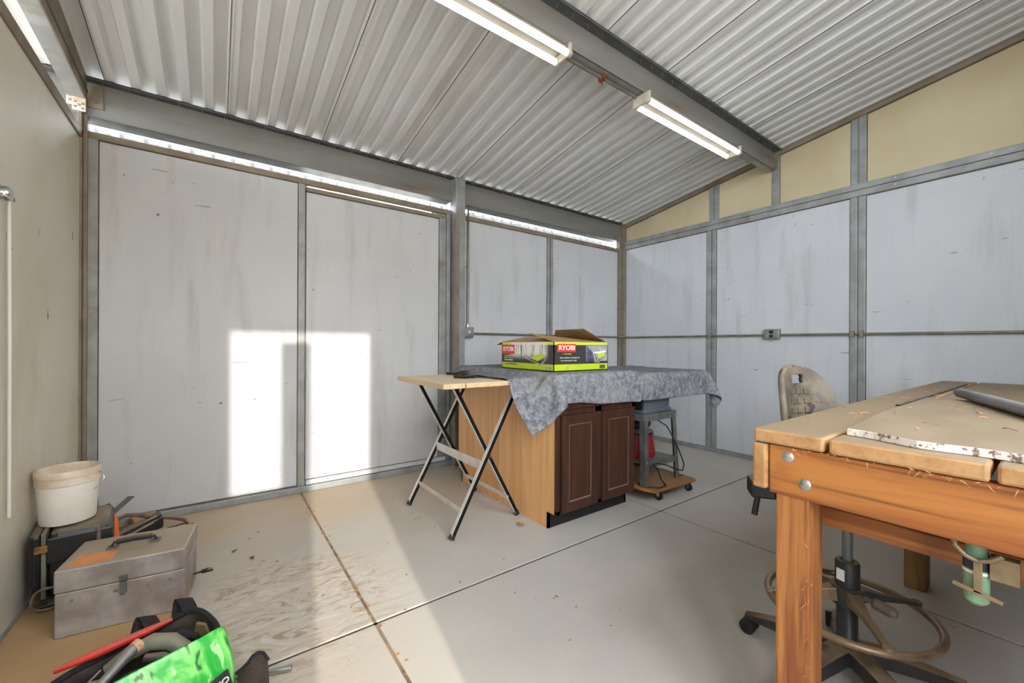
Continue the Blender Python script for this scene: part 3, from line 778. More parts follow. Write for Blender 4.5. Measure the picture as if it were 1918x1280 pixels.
def blanket(name, corners, nx, ny, z0, label, thick=.006):
    X = drape(corners, nx, ny, BX, z0, thick=thick)
    rows = [[Vector(X[i, j]) for j in range(nx)] for i in range(ny)]
    o = MB().grid(rows).build(name, 'felt', smooth=True, solid=.005, sub=1)
    return tag(o, label, 'blanket', 'grey felt blankets')
blanket('felt_blanket', [(-1.97, -1.83), (-.73, -1.83), (-.74, -.62), (-1.97, -.62)], 42, 40, .955, 'grey felt blanket hanging over the bench saw and its wing', .006)
blanket('felt_blanket', [(-2.93, -1.79), (-1.87, -1.865), (-1.62, -.42), (-2.79, -.36)], 44, 52, .98, 'grey felt blanket under the carton reaching onto the folding table', .012)

# ------------------------------------------------------------------ carton
ZB = .945; ZT = ZB+.19
bxr = thing('tool_carton', 'open lime and black printed carton on the grey felt', 'box', (-2.265, -1.20, ZB))
xa, xb, ya, yb = -2.52, -2.01, -1.49, -.91
side = MB()
side.box((xa, ya, ZB), (xb, ya+.005, ZT)).box((xa, yb-.005, ZB), (xb, yb, ZT)).box((xa, ya, ZB), (xa+.005, yb, ZT)).box((xb-.005, ya, ZB), (xb, yb, ZT)).box((xa, ya, ZB), (xb, yb, ZB+.005))
sd = side.build('carton_body', 'carton', bxr, origin=(xa, ya, ZB))
def flap(pts): MB().prism(pts, (0, 0, .004)).build('flap', 'cardboard', bxr)
flap([(xb, ya+.005, ZT-.003), (xb, yb, ZT-.003), (-2.12, -1.06, 1.229), (-2.20, -1.44, 1.226)])
flap([(xa+.004, ya+.003, ZT), (xb-.005, ya+.003, ZT), (-2.20, -1.29, 1.150), (-2.545, -1.27, 1.192)])
flap([(xa+.003, ya+.02, ZT), (xa+.003, yb, ZT), (-2.36, -.98, 1.17), (-2.33, -1.30, 1.172)])
flap([(xa, yb-.004, ZT), (xb, yb-.004, ZT), (-2.05, -.79, ZT-.01), (-2.49, -.80, ZT-.02)])
MB().prism([(xa+.012, ya+.04, ZT+.001), (xa+.07, ya+.10, ZT+.024), (xa+.05, ya+.34, ZT+.016), (xa+.01, ya+.40, ZT+.002)], (0, 0, .003)).build('torn_strip', 'cardboard', bxr)
yq = ya-.0015
MB().box((xa+.028, yq, ZB+.125), (xa+.133+.06, ya, ZB+.178)).build('logo_patch', 'print_red', bxr)
text('RYOBI', .044, (xa+.112, yq-.0005, ZB+.152), (PI/2, 0, 0), 'print_white', bxr, bold=True, sx=1.18)
text('7" TILE SAW', .0135, (xa+.115, yq, ZB+.112), (PI/2, 0, 0), 'lime', bxr)
text('Sierra a diamante con bandeja 7 po', .0125, (xa+.140, yq, ZB+.088), (PI/2, 0, 0), 'print_white', bxr)
text('Scie a diamant plateau de coupe', .0110, (xa+.130, yq, ZB+.070), (PI/2, 0, 0), 'print_white', bxr)
MB().box((xb-.22, yq, ZB+.060), (xb-.008, ya, ZB+.168)).build('picture_patch', 'print_grey', bxr)
MB().prism([(xb-.215, yq-.0006, ZB+.166), (xb-.16, yq-.0006, ZB+.125), (xb-.135, yq-.0006, ZB+.06), (xb-.22, yq-.0006, ZB+.06)], (0, .0006, 0)).build('picture_shape', 'print_lav', bxr)
MB().prism([(xb-.105, yq-.0006, ZB+.112), (xb-.035, yq-.0006, ZB+.118), (xb-.03, yq-.0006, ZB+.092), (xb-.10, yq-.0006, ZB+.082)], (0, .0006, 0)).build('picture_shape', 'lime', bxr)
MB().prism([(xb-.16, yq-.0008, ZB+.12), (xb-.04, yq-.0008, ZB+.135), (xb-.01, yq-.0008, ZB+.125), (xb-.10, yq-.0008, ZB+.112)], (0, .0006, 0)).build('picture_shape', 'print_white', bxr)
for q in (((xb-.14, ZB+.108), (xb-.115, ZB+.062)), ((xb-.10, ZB+.062), (xb-.04, ZB+.095)), ((xb-.11, ZB+.085), (xb-.09, ZB+.062))):
    MB().bar((q[0][0], yq-.001, q[0][1]), (q[1][0], yq-.001, q[1][1]), .001, .006, (0, 1, 0)).build('picture_line', 'print_dark', bxr)
MB().box((xb-.19, yq-.001, ZB+.050), (xb-.02, ya, ZB+.061)).build('strip_patch', 'print_dark', bxr)
text('7 in. TILE SAW', .009, (xb-.115, yq-.0015, ZB+.055), (PI/2, 0, 0), 'print_white', bxr)
MB().box((xb-.085, yq, ZB+.010), (xb-.03, ya, ZB+.035)).build('code_patch', 'khaki', bxr)
xq = xa-.0015
MB().box((xq, yb-.16, ZB+.105), (xa, yb-.005, ZB+.172)).build('logo_patch', 'print_red', bxr)
text('RYOBI', .046, (xq-.0005, yb-.085, ZB+.14), (PI/2, 0, -PI/2), 'print_white', bxr, bold=True, sx=1.0)
text('7" TILE SAW', .014, (xq-.0005, yb-.075, ZB+.092), (PI/2, 0, -PI/2), 'lime', bxr)
text('WITH STAND', .014, (xq-.0005, yb-.075, ZB+.078), (PI/2, 0, -PI/2), 'lime', bxr)
text('SCIE A CARRELAGE', .012, (xq-.0005, yb-.09, ZB+.062), (PI/2, 0, -PI/2), 'print_white', bxr)
for q in (((ya+.30, ZB+.085), (ya+.13, ZB+.040)), ((ya+.13, ZB+.035), (ya+.08, ZB+.075)), ((ya+.24, ZB+.09), (ya+.24, ZB+.07))):
    MB().bar((xq-.0006, q[0][0], q[0][1]), (xq-.0006, q[1][0], q[1][1]), .009, .001, (1, 0, 0)).build('picture_line', 'print_grey', bxr)
MB().prism([(xq-.0006, ya+.24, ZB+.082), (xq-.0006, ya+.12, ZB+.118), (xq-.0006, ya+.10, ZB+.085), (xq-.0006, ya+.16, ZB+.062)], (.0006, 0, 0)).build('picture_shape', 'lime', bxr)
text('7" wet tile saw with folding stand', .011, (xq-.0005, yb-.12, ZB+.034), (PI/2, 0, -PI/2), 'print_dark', bxr)
for y in (ya+.035, ya+.07):
    MB().cone((xq, y, ZB+.022), (xa, y, ZB+.022), .012, n=18).build('seal_mark', 'print_grey', bxr)

# ------------------------------------------------------------------ workbench
wbn = thing('workbench', 'heavy orange pine workbench with a dusty plank top', 'workbench', (-1.8, -3.3, 0))
for (ya_, yb_, xe) in ((-2.928, -3.083, -3.10), (-3.093, -3.338, -3.103), (-3.346, -3.59, -3.10), (-3.60, -3.78, -3.10)):
    MB().box((xe, ya_, .862), (-.48, yb_, .898)).build('plank', 'pine_x', wbn, bevel=.006)
MB().box((-3.092, -2.962, .735), (-3.055, -3.76, .860)).build('apron', 'pine_y', wbn, bevel=.005)
MB().box((-3.102, -2.926, .742), (-.50, -2.960, .860)).build('apron', 'pine_x', wbn, bevel=.006)
MB().box((-3.05, -3.74, .742), (-.50, -3.775, .860)).build('apron', 'pine_x', wbn, bevel=.005)
MB().box((-.54, -2.965, .742), (-.50, -3.735, .860)).build('apron', 'pine_y', wbn, bevel=.005)
for y, z in ((-3.005, .835), (-3.042, .775)):
    MB().lathe((-3.092, y, z), [(0, .005), (.009, .004), (.014, 0)], 16, Matrix.Rotation(-PI/2, 3, 'Y')).build('bolt', 'steel', wbn, smooth=True)
for xx, yy, mt in ((-3.088, -2.977, 'pine_z'), (-3.088, -3.655, 'pine_z'), (-1.66, -2.965, 'old_wood'), (-.63, -2.965, 'old_wood'), (-.63, -3.735, 'old_wood')):
    w_ = .075 if yy in (-2.977, -3.655) else .075
    MB().box((xx, yy, 0), (xx+.09, yy-w_, .74 if xx < -3 else .86)).build('leg', mt, wbn, bevel=.005)
MB().box((-2.94, -2.965, .635), (-2.90, -3.735, .685)).build('stretcher', 'pine_y', wbn, bevel=.004)
fur = MB()
for k in range(46):
    y = -3.0-.72*random.random(); z = .862-.004*random.random()
    p = Vector((-3.106, y, z)); d = Vector((-.004, random.uniform(-.012, .012), random.uniform(-.014, .006)))
    fur.tube([p, p+d*.6+Vector((-.003, 0, 0)), p+d], .0008, 4)
for k in range(16):
    z = .05+.6*random.random(); p = Vector((-3.092, -3.046-random.choice((0, .004)), z)); d = Vector((-.003, random.uniform(-.012, .012), random.uniform(-.02, .02)))
    fur.tube([p, p+d], .0007, 4)
fur.build('splinters', 'shaving', wbn)['kind'] = 'stuff'
# laminate slab lying on the planks, front edge broken in a wave
edge = []
for k in range(25):
    y = -3.105-.62*k/24
    edge.append((-3.02-.035*min(1, k/5)+.006*math.sin(k*.9), y))
poly = [(x, y, .8985) for x, y in edge]+[(-2.0, -3.725, .8985), (-2.0, -3.09, .8985), (-2.62, -3.085, .8985)]
tag(MB().prism(poly, (0, 0, .0175)).build('laminate_slab', 'laminate', bevel=.002), 'dusty board with speckled white broken edge on the bench', 'board')
pp = thing('metal_bar', 'scuffed grey metal bar lying across the workbench', 'bar', (-2.1, -3.25, .917))
a, b = Vector((-1.90, -3.163, .936)), Vector((-2.55, -3.40, .936))
MB().tube([a, a.lerp(b, .04), a.lerp(b, .5), b], [.014, .0185, .0185, .0185], 14).build('bar', 'pipe_grey', pp, smooth=True)
tag(MB().bar((-2.26, -3.055, .902), (-.82, -3.07, .902), .014, .007).build('dark_stick', 'dark_tool', bevel=.002), 'thin dark stick lying along the bench planks', 'stick')
sh = MB()
for k in range(60):
    x = random.uniform(-2.9, -1.0); y = random.uniform(-3.07, -3.5) if random.random() < .7 else random.uniform(-2.95, -3.06)
    z = .9175 if (x < -2.05 and y < -3.12) else .8995
    a_ = random.uniform(0, PI); L = random.uniform(.01, .04)
    p = Vector((x, y, z)); d = Vector((math.cos(a_), math.sin(a_), 0))*L
    sh.tube([p, p+d*.5+Vector((0, .004, .003)), p+d], .0011, 4)
tag(sh.build('wood_shavings', 'shaving'), 'scattered wood shavings on the bench top', 'shavings', None, 'stuff')
cm = thing('spring_clamp', 'green handled clamp hanging beneath the bench apron', 'clamp', (-3.06, -3.315, .6))
yc = -3.316; xc = -3.035
MB().tube([(xc, yc, .605), (xc, yc, .612), (xc, yc, .66), (xc, yc, .70), (xc, yc, .732)], [.010, .0175, .0185, .0175, .015], 16).build('grip', 'green_wrap', cm, smooth=True)
MB().tube([(xc, yc, .676), (xc, yc, .694)], .019, 16).build('band', 'print_dark', cm, smooth=True)
MB().tube([(xc, yc, .668), (xc, yc, .673)], .0195, 16).build('band', 'tape_white', cm, smooth=True)
cf = MB()
cf.bar((xc-.024, yc-.004, .70), (xc-.024, yc-.004, .635), .012, .004, (1, 0, 0))
cf.tube([(xc-.02, yc+.03, .735), (xc-.026, yc+.026, .718), (xc-.028, yc+.012, .704), (xc-.027, yc-.004, .698), (xc-.026, yc-.022, .706), (xc-.022, yc-.035, .718)], .005, 8)
cf.bar((xc-.024, yc+.030, .642), (xc-.024, yc-.036, .630), .008, .004, (1, 0, 0))
cf.box((xc-.015, yc-.055, .665), (xc+.01, yc-.018, .71))
cf.build('frame', 'clamp_metal', cm, bevel=.001)

# ------------------------------------------------------------------ drafting stool
H = Vector((-2.545, -2.985, 0))
stl = thing('drafting_stool', 'dusty drafting stool with foot ring tucked under the bench', 'chair', H)
ba = MB()
for k in range(5):
    an = math.radians(92+72*k); d = Vector((math.cos(an), math.sin(an), 0)); sd_ = Vector((-d.y, d.x, 0))
    rows = []
    for f, w_, zt_, zb_ in ((.02, .040, .132, .09), (.10, .038, .124, .078), (.2, .031, .100, .060), (.28, .024, .078, .052), (.315, .019, .068, .05)):
        c_ = H+d*f
        rows.append([c_+sd_*w_+Vector((0, 0, zb_)), c_+sd_*w_*.8+Vector((0, 0, zt_-.008)), c_+Vector((0, 0, zt_)), c_-sd_*w_*.8+Vector((0, 0, zt_-.008)), c_-sd_*w_+Vector((0, 0, zb_)), c_+sd_*w_+Vector((0, 0, zb_))])
    ba.grid(rows)
ba.cone(H+Vector((0, 0, .07)), H+Vector((0, 0, .135)), .05, .04, 24)
ba.build('star_base', 'chair_black', stl, smooth=True)
for k in range(5):
    an = math.radians(92+72*k); d = Vector((math.cos(an), math.sin(an), 0)); sd_ = Vector((-d.y, d.x, 0))
    c_ = H+d*.30+Vector((0, 0, .027))+sd_*.012
    w = MB().cone(c_-sd_*.026, c_-sd_*.004, .027, n=18).cone(c_+sd_*.004, c_+sd_*.026, .027, n=18)
    w.cone(c_-sd_*.026, c_+sd_*.026, .01, n=8).cone(c_, c_+Vector((0, 0, .03)), .009, n=8)
    w.build('caster', 'rubber', stl, smooth=True)
MB().lathe(H, [(0, .125), (.034, .125), (.034, .13), (.029, .137), (.029, .385), (.026, .39), (0, .39)], 28).build('sleeve', 'black', stl, smooth=True)
MB().lathe(H, [(.0285, .315), (.0335, .317), (.0335, .392), (.03, .398), (.018, .399)], 28).build('collar', 'chair_black', stl, smooth=True)
MB().box((H.x-.0345, H.y-.012, .338), (H.x-.0325, H.y+.012, .375), rz(-.3), (H.x, H.y, .35)).build('sticker', 'tape_white', stl)
MB().cone(H+Vector((0, 0, .38)), H+Vector((0, 0, .56)), .0145, n=20).build('gas_lift', 'stand', stl, smooth=True)
RC = H+Vector((-.0, -.0, .247)); RR = .225
fr = MB().tube([RC+Vector((RR*math.cos(a), RR*math.sin(a), 0)) for a in np.linspace(0, 2*PI, 56, endpoint=False)], .0115, 12, True).build('foot_ring', 'bronze', stl, smooth=True)
hub = MB().cone(H+Vector((0, 0, .255)), H+Vector((0, 0, .315)), .042, .045, 24)
hub.build('ring_hub', 'chair_black', stl, smooth=True)
for an in (-142, -38, 52, 128):
    a = math.radians(an); d = Vector((math.cos(a), math.sin(a), 0)); sd_ = Vector((-d.y, d.x, 0))
    p0 = H+d*.03+Vector((0, 0, .29)); p1 = H+d*.11+Vector((0, 0, .278)); p2 = H+d*RR+Vector((0, 0, .262))
    rows = []
    for p, w_, hh in ((p0, .022, .045), (p1, .011, .022), (p2, .010, .010)):
        rows.append([p+sd_*w_+Vector((0, 0, -hh/2)), p+sd_*w_+Vector((0, 0, hh/2)), p-sd_*w_+Vector((0, 0, hh/2)), p-sd_*w_+Vector((0, 0, -hh/2)), p+sd_*w_+Vector((0, 0, -hh/2))])
    sp_ = MB().grid(rows); sp_.cone(p2+Vector((0, 0, -.006)), p2+Vector((0, 0, .006)), .014, n=14)
    sp_.build('spoke', 'bronze' if an != -38 else 'chair_black', stl, bevel=.002)
kd = (Vector((-2.562, -3.06, .31))-Vector((H.x, H.y, .30)))
k0 = H+Vector((.0, -.04, .295)); kdir = Vector((-.12, -.98, -.12)).normalized()
MB().tube([k0, k0+kdir*.03], .008, 10).build('knob_stem', 'steel', stl)
MB().tube([k0+kdir*.026, k0+kdir*.034, k0+kdir*.075, k0+kdir*.088], [.014, .018, .018, .011], 8).build('knob', 'chair_dust', stl, bevel=.002)
MB().lathe(H+Vector((.02, .02, .56)), [(0, 0), (.10, 0), (.19, .02), (.215, .045), (.21, .07), (.12, .085), (0, .08)], 36).build('seat', 'fabric_dark', stl, smooth=True)
# back: curved shell with grip hole and slots
Bc = Vector((-2.235, -2.735, .784)); facing = math.radians(250)
Rb = .20
def bp(sx, tz, off=0):      # sx along the arc (metres), tz height above lower edge
    ph = sx/Rb
    f = Vector((math.cos(facing), math.sin(facing), 0)); r_ = Vector((-f.y, f.x, 0))
    return Bc + r_*(math.sin(ph)*(Rb-off)) + f*((1-math.cos(ph))*(Rb-off)+off) + Vector((0, 0, tz))-f*(.10*tz)
NX, NZ = 46, 46
HW, HT = .165, .245
def inside(sx, tz):
    zc = .0
    e = abs(sx/HW)**2.3+(max(tz-.03, 0)/(HT-.03))**2.3
    return e
rows = []
for i in range(NZ+1):
    tz = HT*i/NZ
    if tz < .03: w_ = HW*(.93+.07*tz/.03)
    else: w_ = HW*max(0, 1-((tz-.03)/(HT-.03))**2.3)**(1/2.3)
    w_ = max(w_, .004)
    rows.append([(w_*(2*j/NX-1), tz) for j in range(NX+1)])
bk = MB(); idx = {}
def hole(sx, tz):
    return abs(sx) < .034 and .172 < tz < .208
slots = [(sx, tz) for tz in (.138, .098, .058) for sx in (-.042, 0, .042)]
for i, r_ in enumerate(rows):
    for j, (sx, tz) in enumerate(r_):
        idx[i, j] = len(bk.V); bk.V.append(bp(sx, tz))
for i in range(NZ):
    for j in range(NX):
        cx_ = sum(rows[p][q][0] for p, q in ((i, j), (i+1, j), (i, j+1), (i+1, j+1)))/4; cz_ = (rows[i][j][1]+rows[i+1][j][1])/2
        if hole(cx_, cz_): continue
        bk.F.append((idx[i, j], idx[i, j+1], idx[i+1, j+1], idx[i+1, j]))
bko = bk.build('backrest', 'chair_dust', stl, smooth=True, solid=.024)
slm = MB()
for sx, tz in slots:
    for s_ in (-1, 1):
        V = [bp(sx+dx, tz+dz, o_*s_) for o_ in (.011, .017) for dx, dz in ((-.015, -.012), (.015, -.012), (.013, .012), (-.013, .012))]
        slm.add(V, [(0, 1, 2, 3), (7, 6, 5, 4), (0, 4, 5, 1), (1, 5, 6, 2), (2, 6, 7, 3), (3, 7, 4, 0)])
slm.build('rib', 'chair_dust', bko, bevel=.002)
MB().bar(bp(0, .05, -.02), Bc+Vector((-.06, -.08, -.2)), .05, .016).bar(Bc+Vector((-.06, -.08, -.2)), H+Vector((.06, .10, .575)), .05, .016).build('back_support', 'black', stl, bevel=.004)
MB().box((-2.69, -2.80, .57), (-2.60, -2.72, .63), rz(.6)).box((-2.66, -2.83, .565), (-2.56, -2.80, .60), rz(.6)).build('tilt_mechanism', 'black', stl, bevel=.008)
MB().tube([(-2.655, -2.755, .58), (-2.66, -2.75, .545), (-2.665, -2.745, .50)], [.009, .010, .010], 10).build('lever', 'black', stl, smooth=True)

# ------------------------------------------------------------------ left pile
tag(MB().prism([(-4.925, -.75, .002), (-4.925, -2.1, .002), (-4.30, -2.1, .002), (-4.38, -1.18, .002), (-4.40, -.80, .002)], (0, 0, .018)).build('plywood_sheet', 'ply', bevel=.002),
    'brown plywood sheet on the floor beneath the steel toolbox', 'board')
tb = thing('toolbox', 'worn grey steel toolbox with top handle and front latch', 'toolbox', (-4.55, -1.1, .02))
RT = rz(math.radians(-7)); PV = (-4.545, -1.25, .02)
def tbx(mb): 
    mb.V = [Vector(PV)+RT @ (v-Vector(PV)) for v in mb.V]; return mb
x0_, x1_ = -4.735, -4.355
tbx(MB().box((x0_, -1.25, .021), (x1_, -.985, .185))).build('body', 'toolbox', tb, bevel=.004)
tbx(MB().box((x0_-.002, -1.253, .187), (x1_+.002, -.982, .272))).build('lid', 'toolbox', tb, bevel=.006)
tbx(MB().box((x0_+.03, -1.235, .2722), (x0_+.15, -1.14, .2727))).build('orange_patch', 'orange', tb)
tbx(MB().box((-4.555, -1.259, .192), (-4.530, -1.253, .212)).box((-4.552, -1.262, .150), (-4.533, -1.253, .188)).cone((-4.5425, -1.263, .148), (-4.5425, -1.250, .148), .010, n=12)).build('latch', 'stand', tb, bevel=.001)
for x, z in ((-4.69, .155), (-4.40, .155), (-4.567, .155)):
    tbx(MB().lathe((x, -1.25, z), [(0, .004), (.005, .003), (.007, 0)], 12, Matrix.Rotation(PI/2, 3, 'X'))).build('rivet', 'steel', tb, smooth=True)
hd = thing('handle', None, None, (-4.545, -1.11, .273), parent=None)
C.objects.unlink(hd); bpy.data.objects.remove(hd)
hh = tbx(MB().tube([(-4.615, -1.112, .278), (-4.61, -1.112, .294), (-4.48, -1.112, .294), (-4.475, -1.112, .278)], .006, 8)).build('handle', 'dark_tool', tb, smooth=True)
tbx(MB().tube([(-4.60, -1.112, .295), (-4.545, -1.112, .298), (-4.49, -1.112, .295)], .0115, 10)).build('grip', 'dark_tool', hh, smooth=True)
tbx(MB().box((-4.63, -1.13, .272), (-4.595, -1.095, .279)).box((-4.495, -1.13, .272), (-4.46, -1.095, .279))).build('handle_bracket', 'stand', hh, bevel=.002)
tag(MB().tube([(-4.36, -1.06, .06), (-4.33, -1.09, .072), (-4.30, -1.115, .085)], [.004, .004, .005], 8).tube([(-4.30, -1.115, .085), (-4.28, -1.13, .092)], .010, 8).box((-4.282, -1.145, .088), (-4.262, -1.128, .097)).build('cord_plug', 'dark_tool', smooth=True),
    'dark plug on a cord poking out beside the toolbox', 'plug')

# black case
kc = thing('tool_case', 'black hard tool case standing behind the steel toolbox', 'case', (-4.78, -.78, .02))
RK = rz(math.radians(6)); PK = Vector((-4.79, -.78, .02))
def kcx(mb): mb.V = [Vector((0, .02, 0))+PK+RK @ (v-PK) for v in mb.V]; return mb
kcx(MB().box((-4.835, -.955, .045), (-4.645, -.65, .325))).build('body', 'black', kc, bevel=.03)
kcx(MB().box((-4.885, -.965, .085), (-4.850, -.67, .330))).build('lid', 'black', kc, bevel=.016)
kcx(MB().box((-4.851, -.958, .06), (-4.837, -.67, .328))).build('rim', 'grey_tool', kc, bevel=.002)
kcx(MB().box((-4.868, -.975, .255), (-4.830, -.957, .283))).build('latch', 'brass', kc, bevel=.002)
kcx(MB().box((-4.835, -.966, .20), (-4.64, -.956, .305))).build('ridge', 'black', kc, bevel=.008)
kcx(MB().box((-4.86, -.985, .022), (-4.68, -.83, .045))).build('foot', 'black', kc, bevel=.004)
kcx(MB().tube([(-4.875, -.965, .12), (-4.878, -.985, .08), (-4.865, -.995, .056), (-4.83, -.985, .05)], .005, 6)).build('strap', 'cord_black', kc, smooth=True)
kcx(MB().box((-4.69, -.972, .19), (-4.677, -.960, .32))).build('strap', 'cord', kc, bevel=.002)
kcx(MB().cone((-4.755, -.958, .15), (-4.755, -.953, .15), .006, n=8)).build('rivet', 'steel', kc)
tag(MB().tube([(-4.80+.045*math.cos(a)*(1-.02*a/6), -1.005+.006*math.sin(3*a), .085+.045*math.sin(a)) for a in np.linspace(0, 16, 70)], .005, 6).build('cord_coil', 'cord', smooth=True),
    'coiled grey cord squeezed between the case and the toolbox', 'cord')

# bucket
bu = thing('bucket', 'white plastic bucket with dusty rim standing on the black case', 'bucket', (-4.783, -.80, .33))
bc_ = (-4.783, -.80, .332); hgt = .235
MB().lathe(bc_, [(0, .004), (.084, .004), (.086, 0), (.088, .004), (.0985, .178), (.0985, .18), (.095, .18), (.085, .008), (0, .008)], 56).build('pail', 'pail', bu, smooth=True)
MB().lathe(bc_, [(.0985, .166), (.1025, .168), (.1025, .192), (.0995, .195), (.0995, .199), (.104, .201), (.104, .226), (.101, .230), (.097, .230), (.095, .222), (.095, .17)], 56).build('rim', 'pail_rim', bu, smooth=True)
MB().tube([(bc_[0]+.098, bc_[1]-.02, .530), (bc_[0]+.112, bc_[1]-.03, .525), (bc_[0]+.120, bc_[1]-.04, .505), (bc_[0]+.108, bc_[1]-.045, .480), (bc_[0]+.090, bc_[1]-.05, .462)], .002, 6).build('bail', 'steel', bu, smooth=True)

# clutter between the toolbox and the back wall
bd_ = tag(MB().prism([(-4.76, -.44, .06), (-4.735, -.50, .06), (-4.50, -.36, .125), (-4.52, -.29, .125)], (.0, .0, .012)).prism([(-4.735, -.50, .05), (-4.50, -.36, .115), (-4.50, -.36, .06), (-4.735, -.50, .02)], (.006, .012, 0)).build('black_fence', 'black', bevel=.002),
    'black angled tool fence leaning behind the toolbox', 'tool')
tag(MB().bar((-4.78, -.55, .085), (-4.52, -.40, .145), .006, .006).bar((-4.74, -.60, .075), (-4.53, -.44, .125), .006, .006).build('steel_rod', 'steel'), 'pair of bright rods on the black fence behind the toolbox', 'rod')
tag(MB().tube([(-4.70, -.42, .03), (-4.695, -.44, .12), (-4.68, -.46, .18), (-4.64, -.45, .195), (-4.60, -.40, .17), (-4.55, -.33, .12), (-4.47, -.30, .09), (-4.40, -.34, .075), (-4.37, -.40, .06), (-4.42, -.45, .03)], .011, 8).build('cord_loop', 'cord', smooth=True),
    'thick grey cord arching up behind the toolbox handle', 'cord')
tag(MB().tube([(-4.62, -.55, .03), (-4.72, -.56, .06), (-4.78, -.50, .10), (-4.74, -.42, .13), (-4.66, -.40, .12)], .008, 8).build('cord_loop', 'cord', smooth=True),
    'grey cord loop lying by the foot of the white bucket', 'cord')
tag(MB().tube([(-4.46, -.48, .02), (-4.40, -.42, .04), (-4.36, -.36, .045), (-4.40, -.30, .04), (-4.48, -.30, .03)], .007, 8).build('cord_loop', 'cord', smooth=True),
    'flat grey cord loop nearest the open floor behind the toolbox', 'cord')
tag(MB().box((-4.66, -.16, .002), (-4.54, -.06, .07), rz(.3)).build('wood_block', 'ply', bevel=.004), 'pale wood block against the foot of the white wall', 'block')
tag(MB().box((-4.82, -.20, .002), (-4.66, -.08, .03), rz(-.2)).build('wood_scrap', 'old_wood', bevel=.003), 'brown wood scrap on the floor behind the white bucket', 'wood')
orn = thing('orange_tool', 'orange and grey hand tool showing behind the white bucket', 'tool', (-4.66, -.50, .2))
MB().tube([(-4.665, -.60, .12), (-4.675, -.59, .22), (-4.69, -.58, .285)], [.022, .024, .016], 12).build('handle', 'orange_tool', orn, smooth=True)
MB().tube([(-4.69, -.58, .287), (-4.697, -.575, .305)], [.018, .012], 12).build('tip', 'black', orn, smooth=True)
MB().bar((-4.68, -.57, .25), (-4.62, -.45, .29), .03, .006).build('blade', 'stand', orn)
MB().tube([(-4.66, -.60, .004), (-4.665, -.60, .12)], .018, 10).build('stem', 'cord', orn, smooth=True)

# tool bag with the green plastic sack
bg = thing('tool_bag', 'open dark brown tool bag in front of the toolbox', 'bag', (-4.45, -1.8, .02))
rim = [(-4.258, -1.765, .19), (-4.275, -1.69, .212), (-4.33, -1.61, .222), (-4.42, -1.60, .192), (-4.53, -1.63, .175), (-4.62, -1.68, .175), (-4.70, -1.78, .165), (-4.72, -1.92, .14), (-4.66, -1.98, .12), (-4.52, -1.90, .135), (-4.38, -1.84, .165), (-4.29, -1.80, .185)]
def cr_(P, n=6):
    out = []; N = len(P); P = [Vector(p) for p in P]
    for i in range(N):
        a_, b_, c_, d_ = P[i-1], P[i], P[(i+1) % N], P[(i+2) % N]
        for k in range(n):
            t_ = k/n
            out.append(.5*((2*b_)+(c_-a_)*t_+(2*a_-5*b_+4*c_-d_)*t_*t_+(3*b_-a_-3*c_+d_)*t_**3))
    return out
rs = cr_(rim); cen = Vector((-4.48, -1.80, 0))
rows = []
for f, zf in ((1.0, 1.0), (1.0, .75), (.98, .4), (.94, .08), (.88, .0)):
    rows.append([Vector((cen.x+(p.x-cen.x)*f+.004*math.sin(9*i*.3+zf*9), cen.y+(p.y-cen.y)*f, .021+(p.z-.02)*zf)) for i, p in enumerate(rs)])
    rows[-1].append(rows[-1][0])
MB().grid(rows).build('bag_wall', 'bag', bg, smooth=True, solid=.005)
MB().add([Vector((p.x*.93+cen.x*.07, p.y*.93+cen.y*.07, .024)) for p in rs], [tuple(range(len(rs)))]).build('bag_floor', 'bag', bg)
MB().tube(rs, .009, 8, True).build('bag_rim', 'web', bg, smooth=True)
for (p_, q_, hh_) in (((-4.43, -1.605, .195), (-4.47, -1.60, .19), .03), ((-4.335, -1.61, .22), (-4.365, -1.595, .215), .03)):
    a_ = Vector(p_); b_ = Vector(q_)
    rws = []
    for k in range(7):
        t_ = k/6; p = a_.lerp(b_, t_)+Vector((-.01*math.sin(PI*t_), .07*math.sin(PI*t_)+.0, hh_*math.sin(PI*t_)-.03*t_))
        rws.append([p+Vector((-.022, 0, .006)), p+Vector((0, .004, 0)), p+Vector((.022, 0, -.004))])
    MB().grid(rws).build('strap', 'web', bg, smooth=True, solid=.004)
# green sack panel at the front-right of the bag
gs = thing('green_sack', 'bright green leaf-printed plastic sack against the tool bag', 'bag', (-4.33, -1.95, .02))
top = [Vector((-4.225, -1.815, .165)), Vector((-4.232, -1.838, .222)), Vector((-4.262, -1.86, .224)), Vector((-4.34, -1.893, .224)), Vector((-4.43, -1.93, .224)), Vector((-4.56, -1.985, .222)), Vector((-4.70, -2.05, .218))]
bot = [Vector((-4.205, -1.845, .02)), Vector((-4.208, -1.90, .02)), Vector((-4.25, -1.93, .02)), Vector((-4.33, -1.965, .02)), Vector((-4.42, -2.00, .02)), Vector((-4.55, -2.06, .02)), Vector((-4.69, -2.12, .02))]
rws = []
for k in range(9):
    f = k/8
    rws.append([t_.lerp(b_, f)+Vector((.012*math.sin(PI*f)+.003*math.sin(i*2.1+k), -.012*math.sin(PI*f)+.004*math.sin(i*1.7+k*1.3), 0)) for i, (t_, b_) in enumerate(zip(top, bot))])
gso = MB().grid(rws).build('sack_sheet', 'green_print', gs, smooth=True, solid=.003, sub=1)
nrm = Vector((.39, -.92, .0)).normalized()
an = math.atan2(.39, .92)
pc = Vector((-4.262, -1.925, .095))+nrm*.018
MB().box(pc+Vector((-.042, -.0008, -.028)), pc+Vector((.042, .0008, .028)), rz(an) @ Matrix.Rotation(-.25, 3, 'Y')).build('print_patch', 'print_dark', gs)
text('UP TO', .026, pc+nrm*.0025, (PI/2, -.25, an), 'print_white', gs, bold=True)
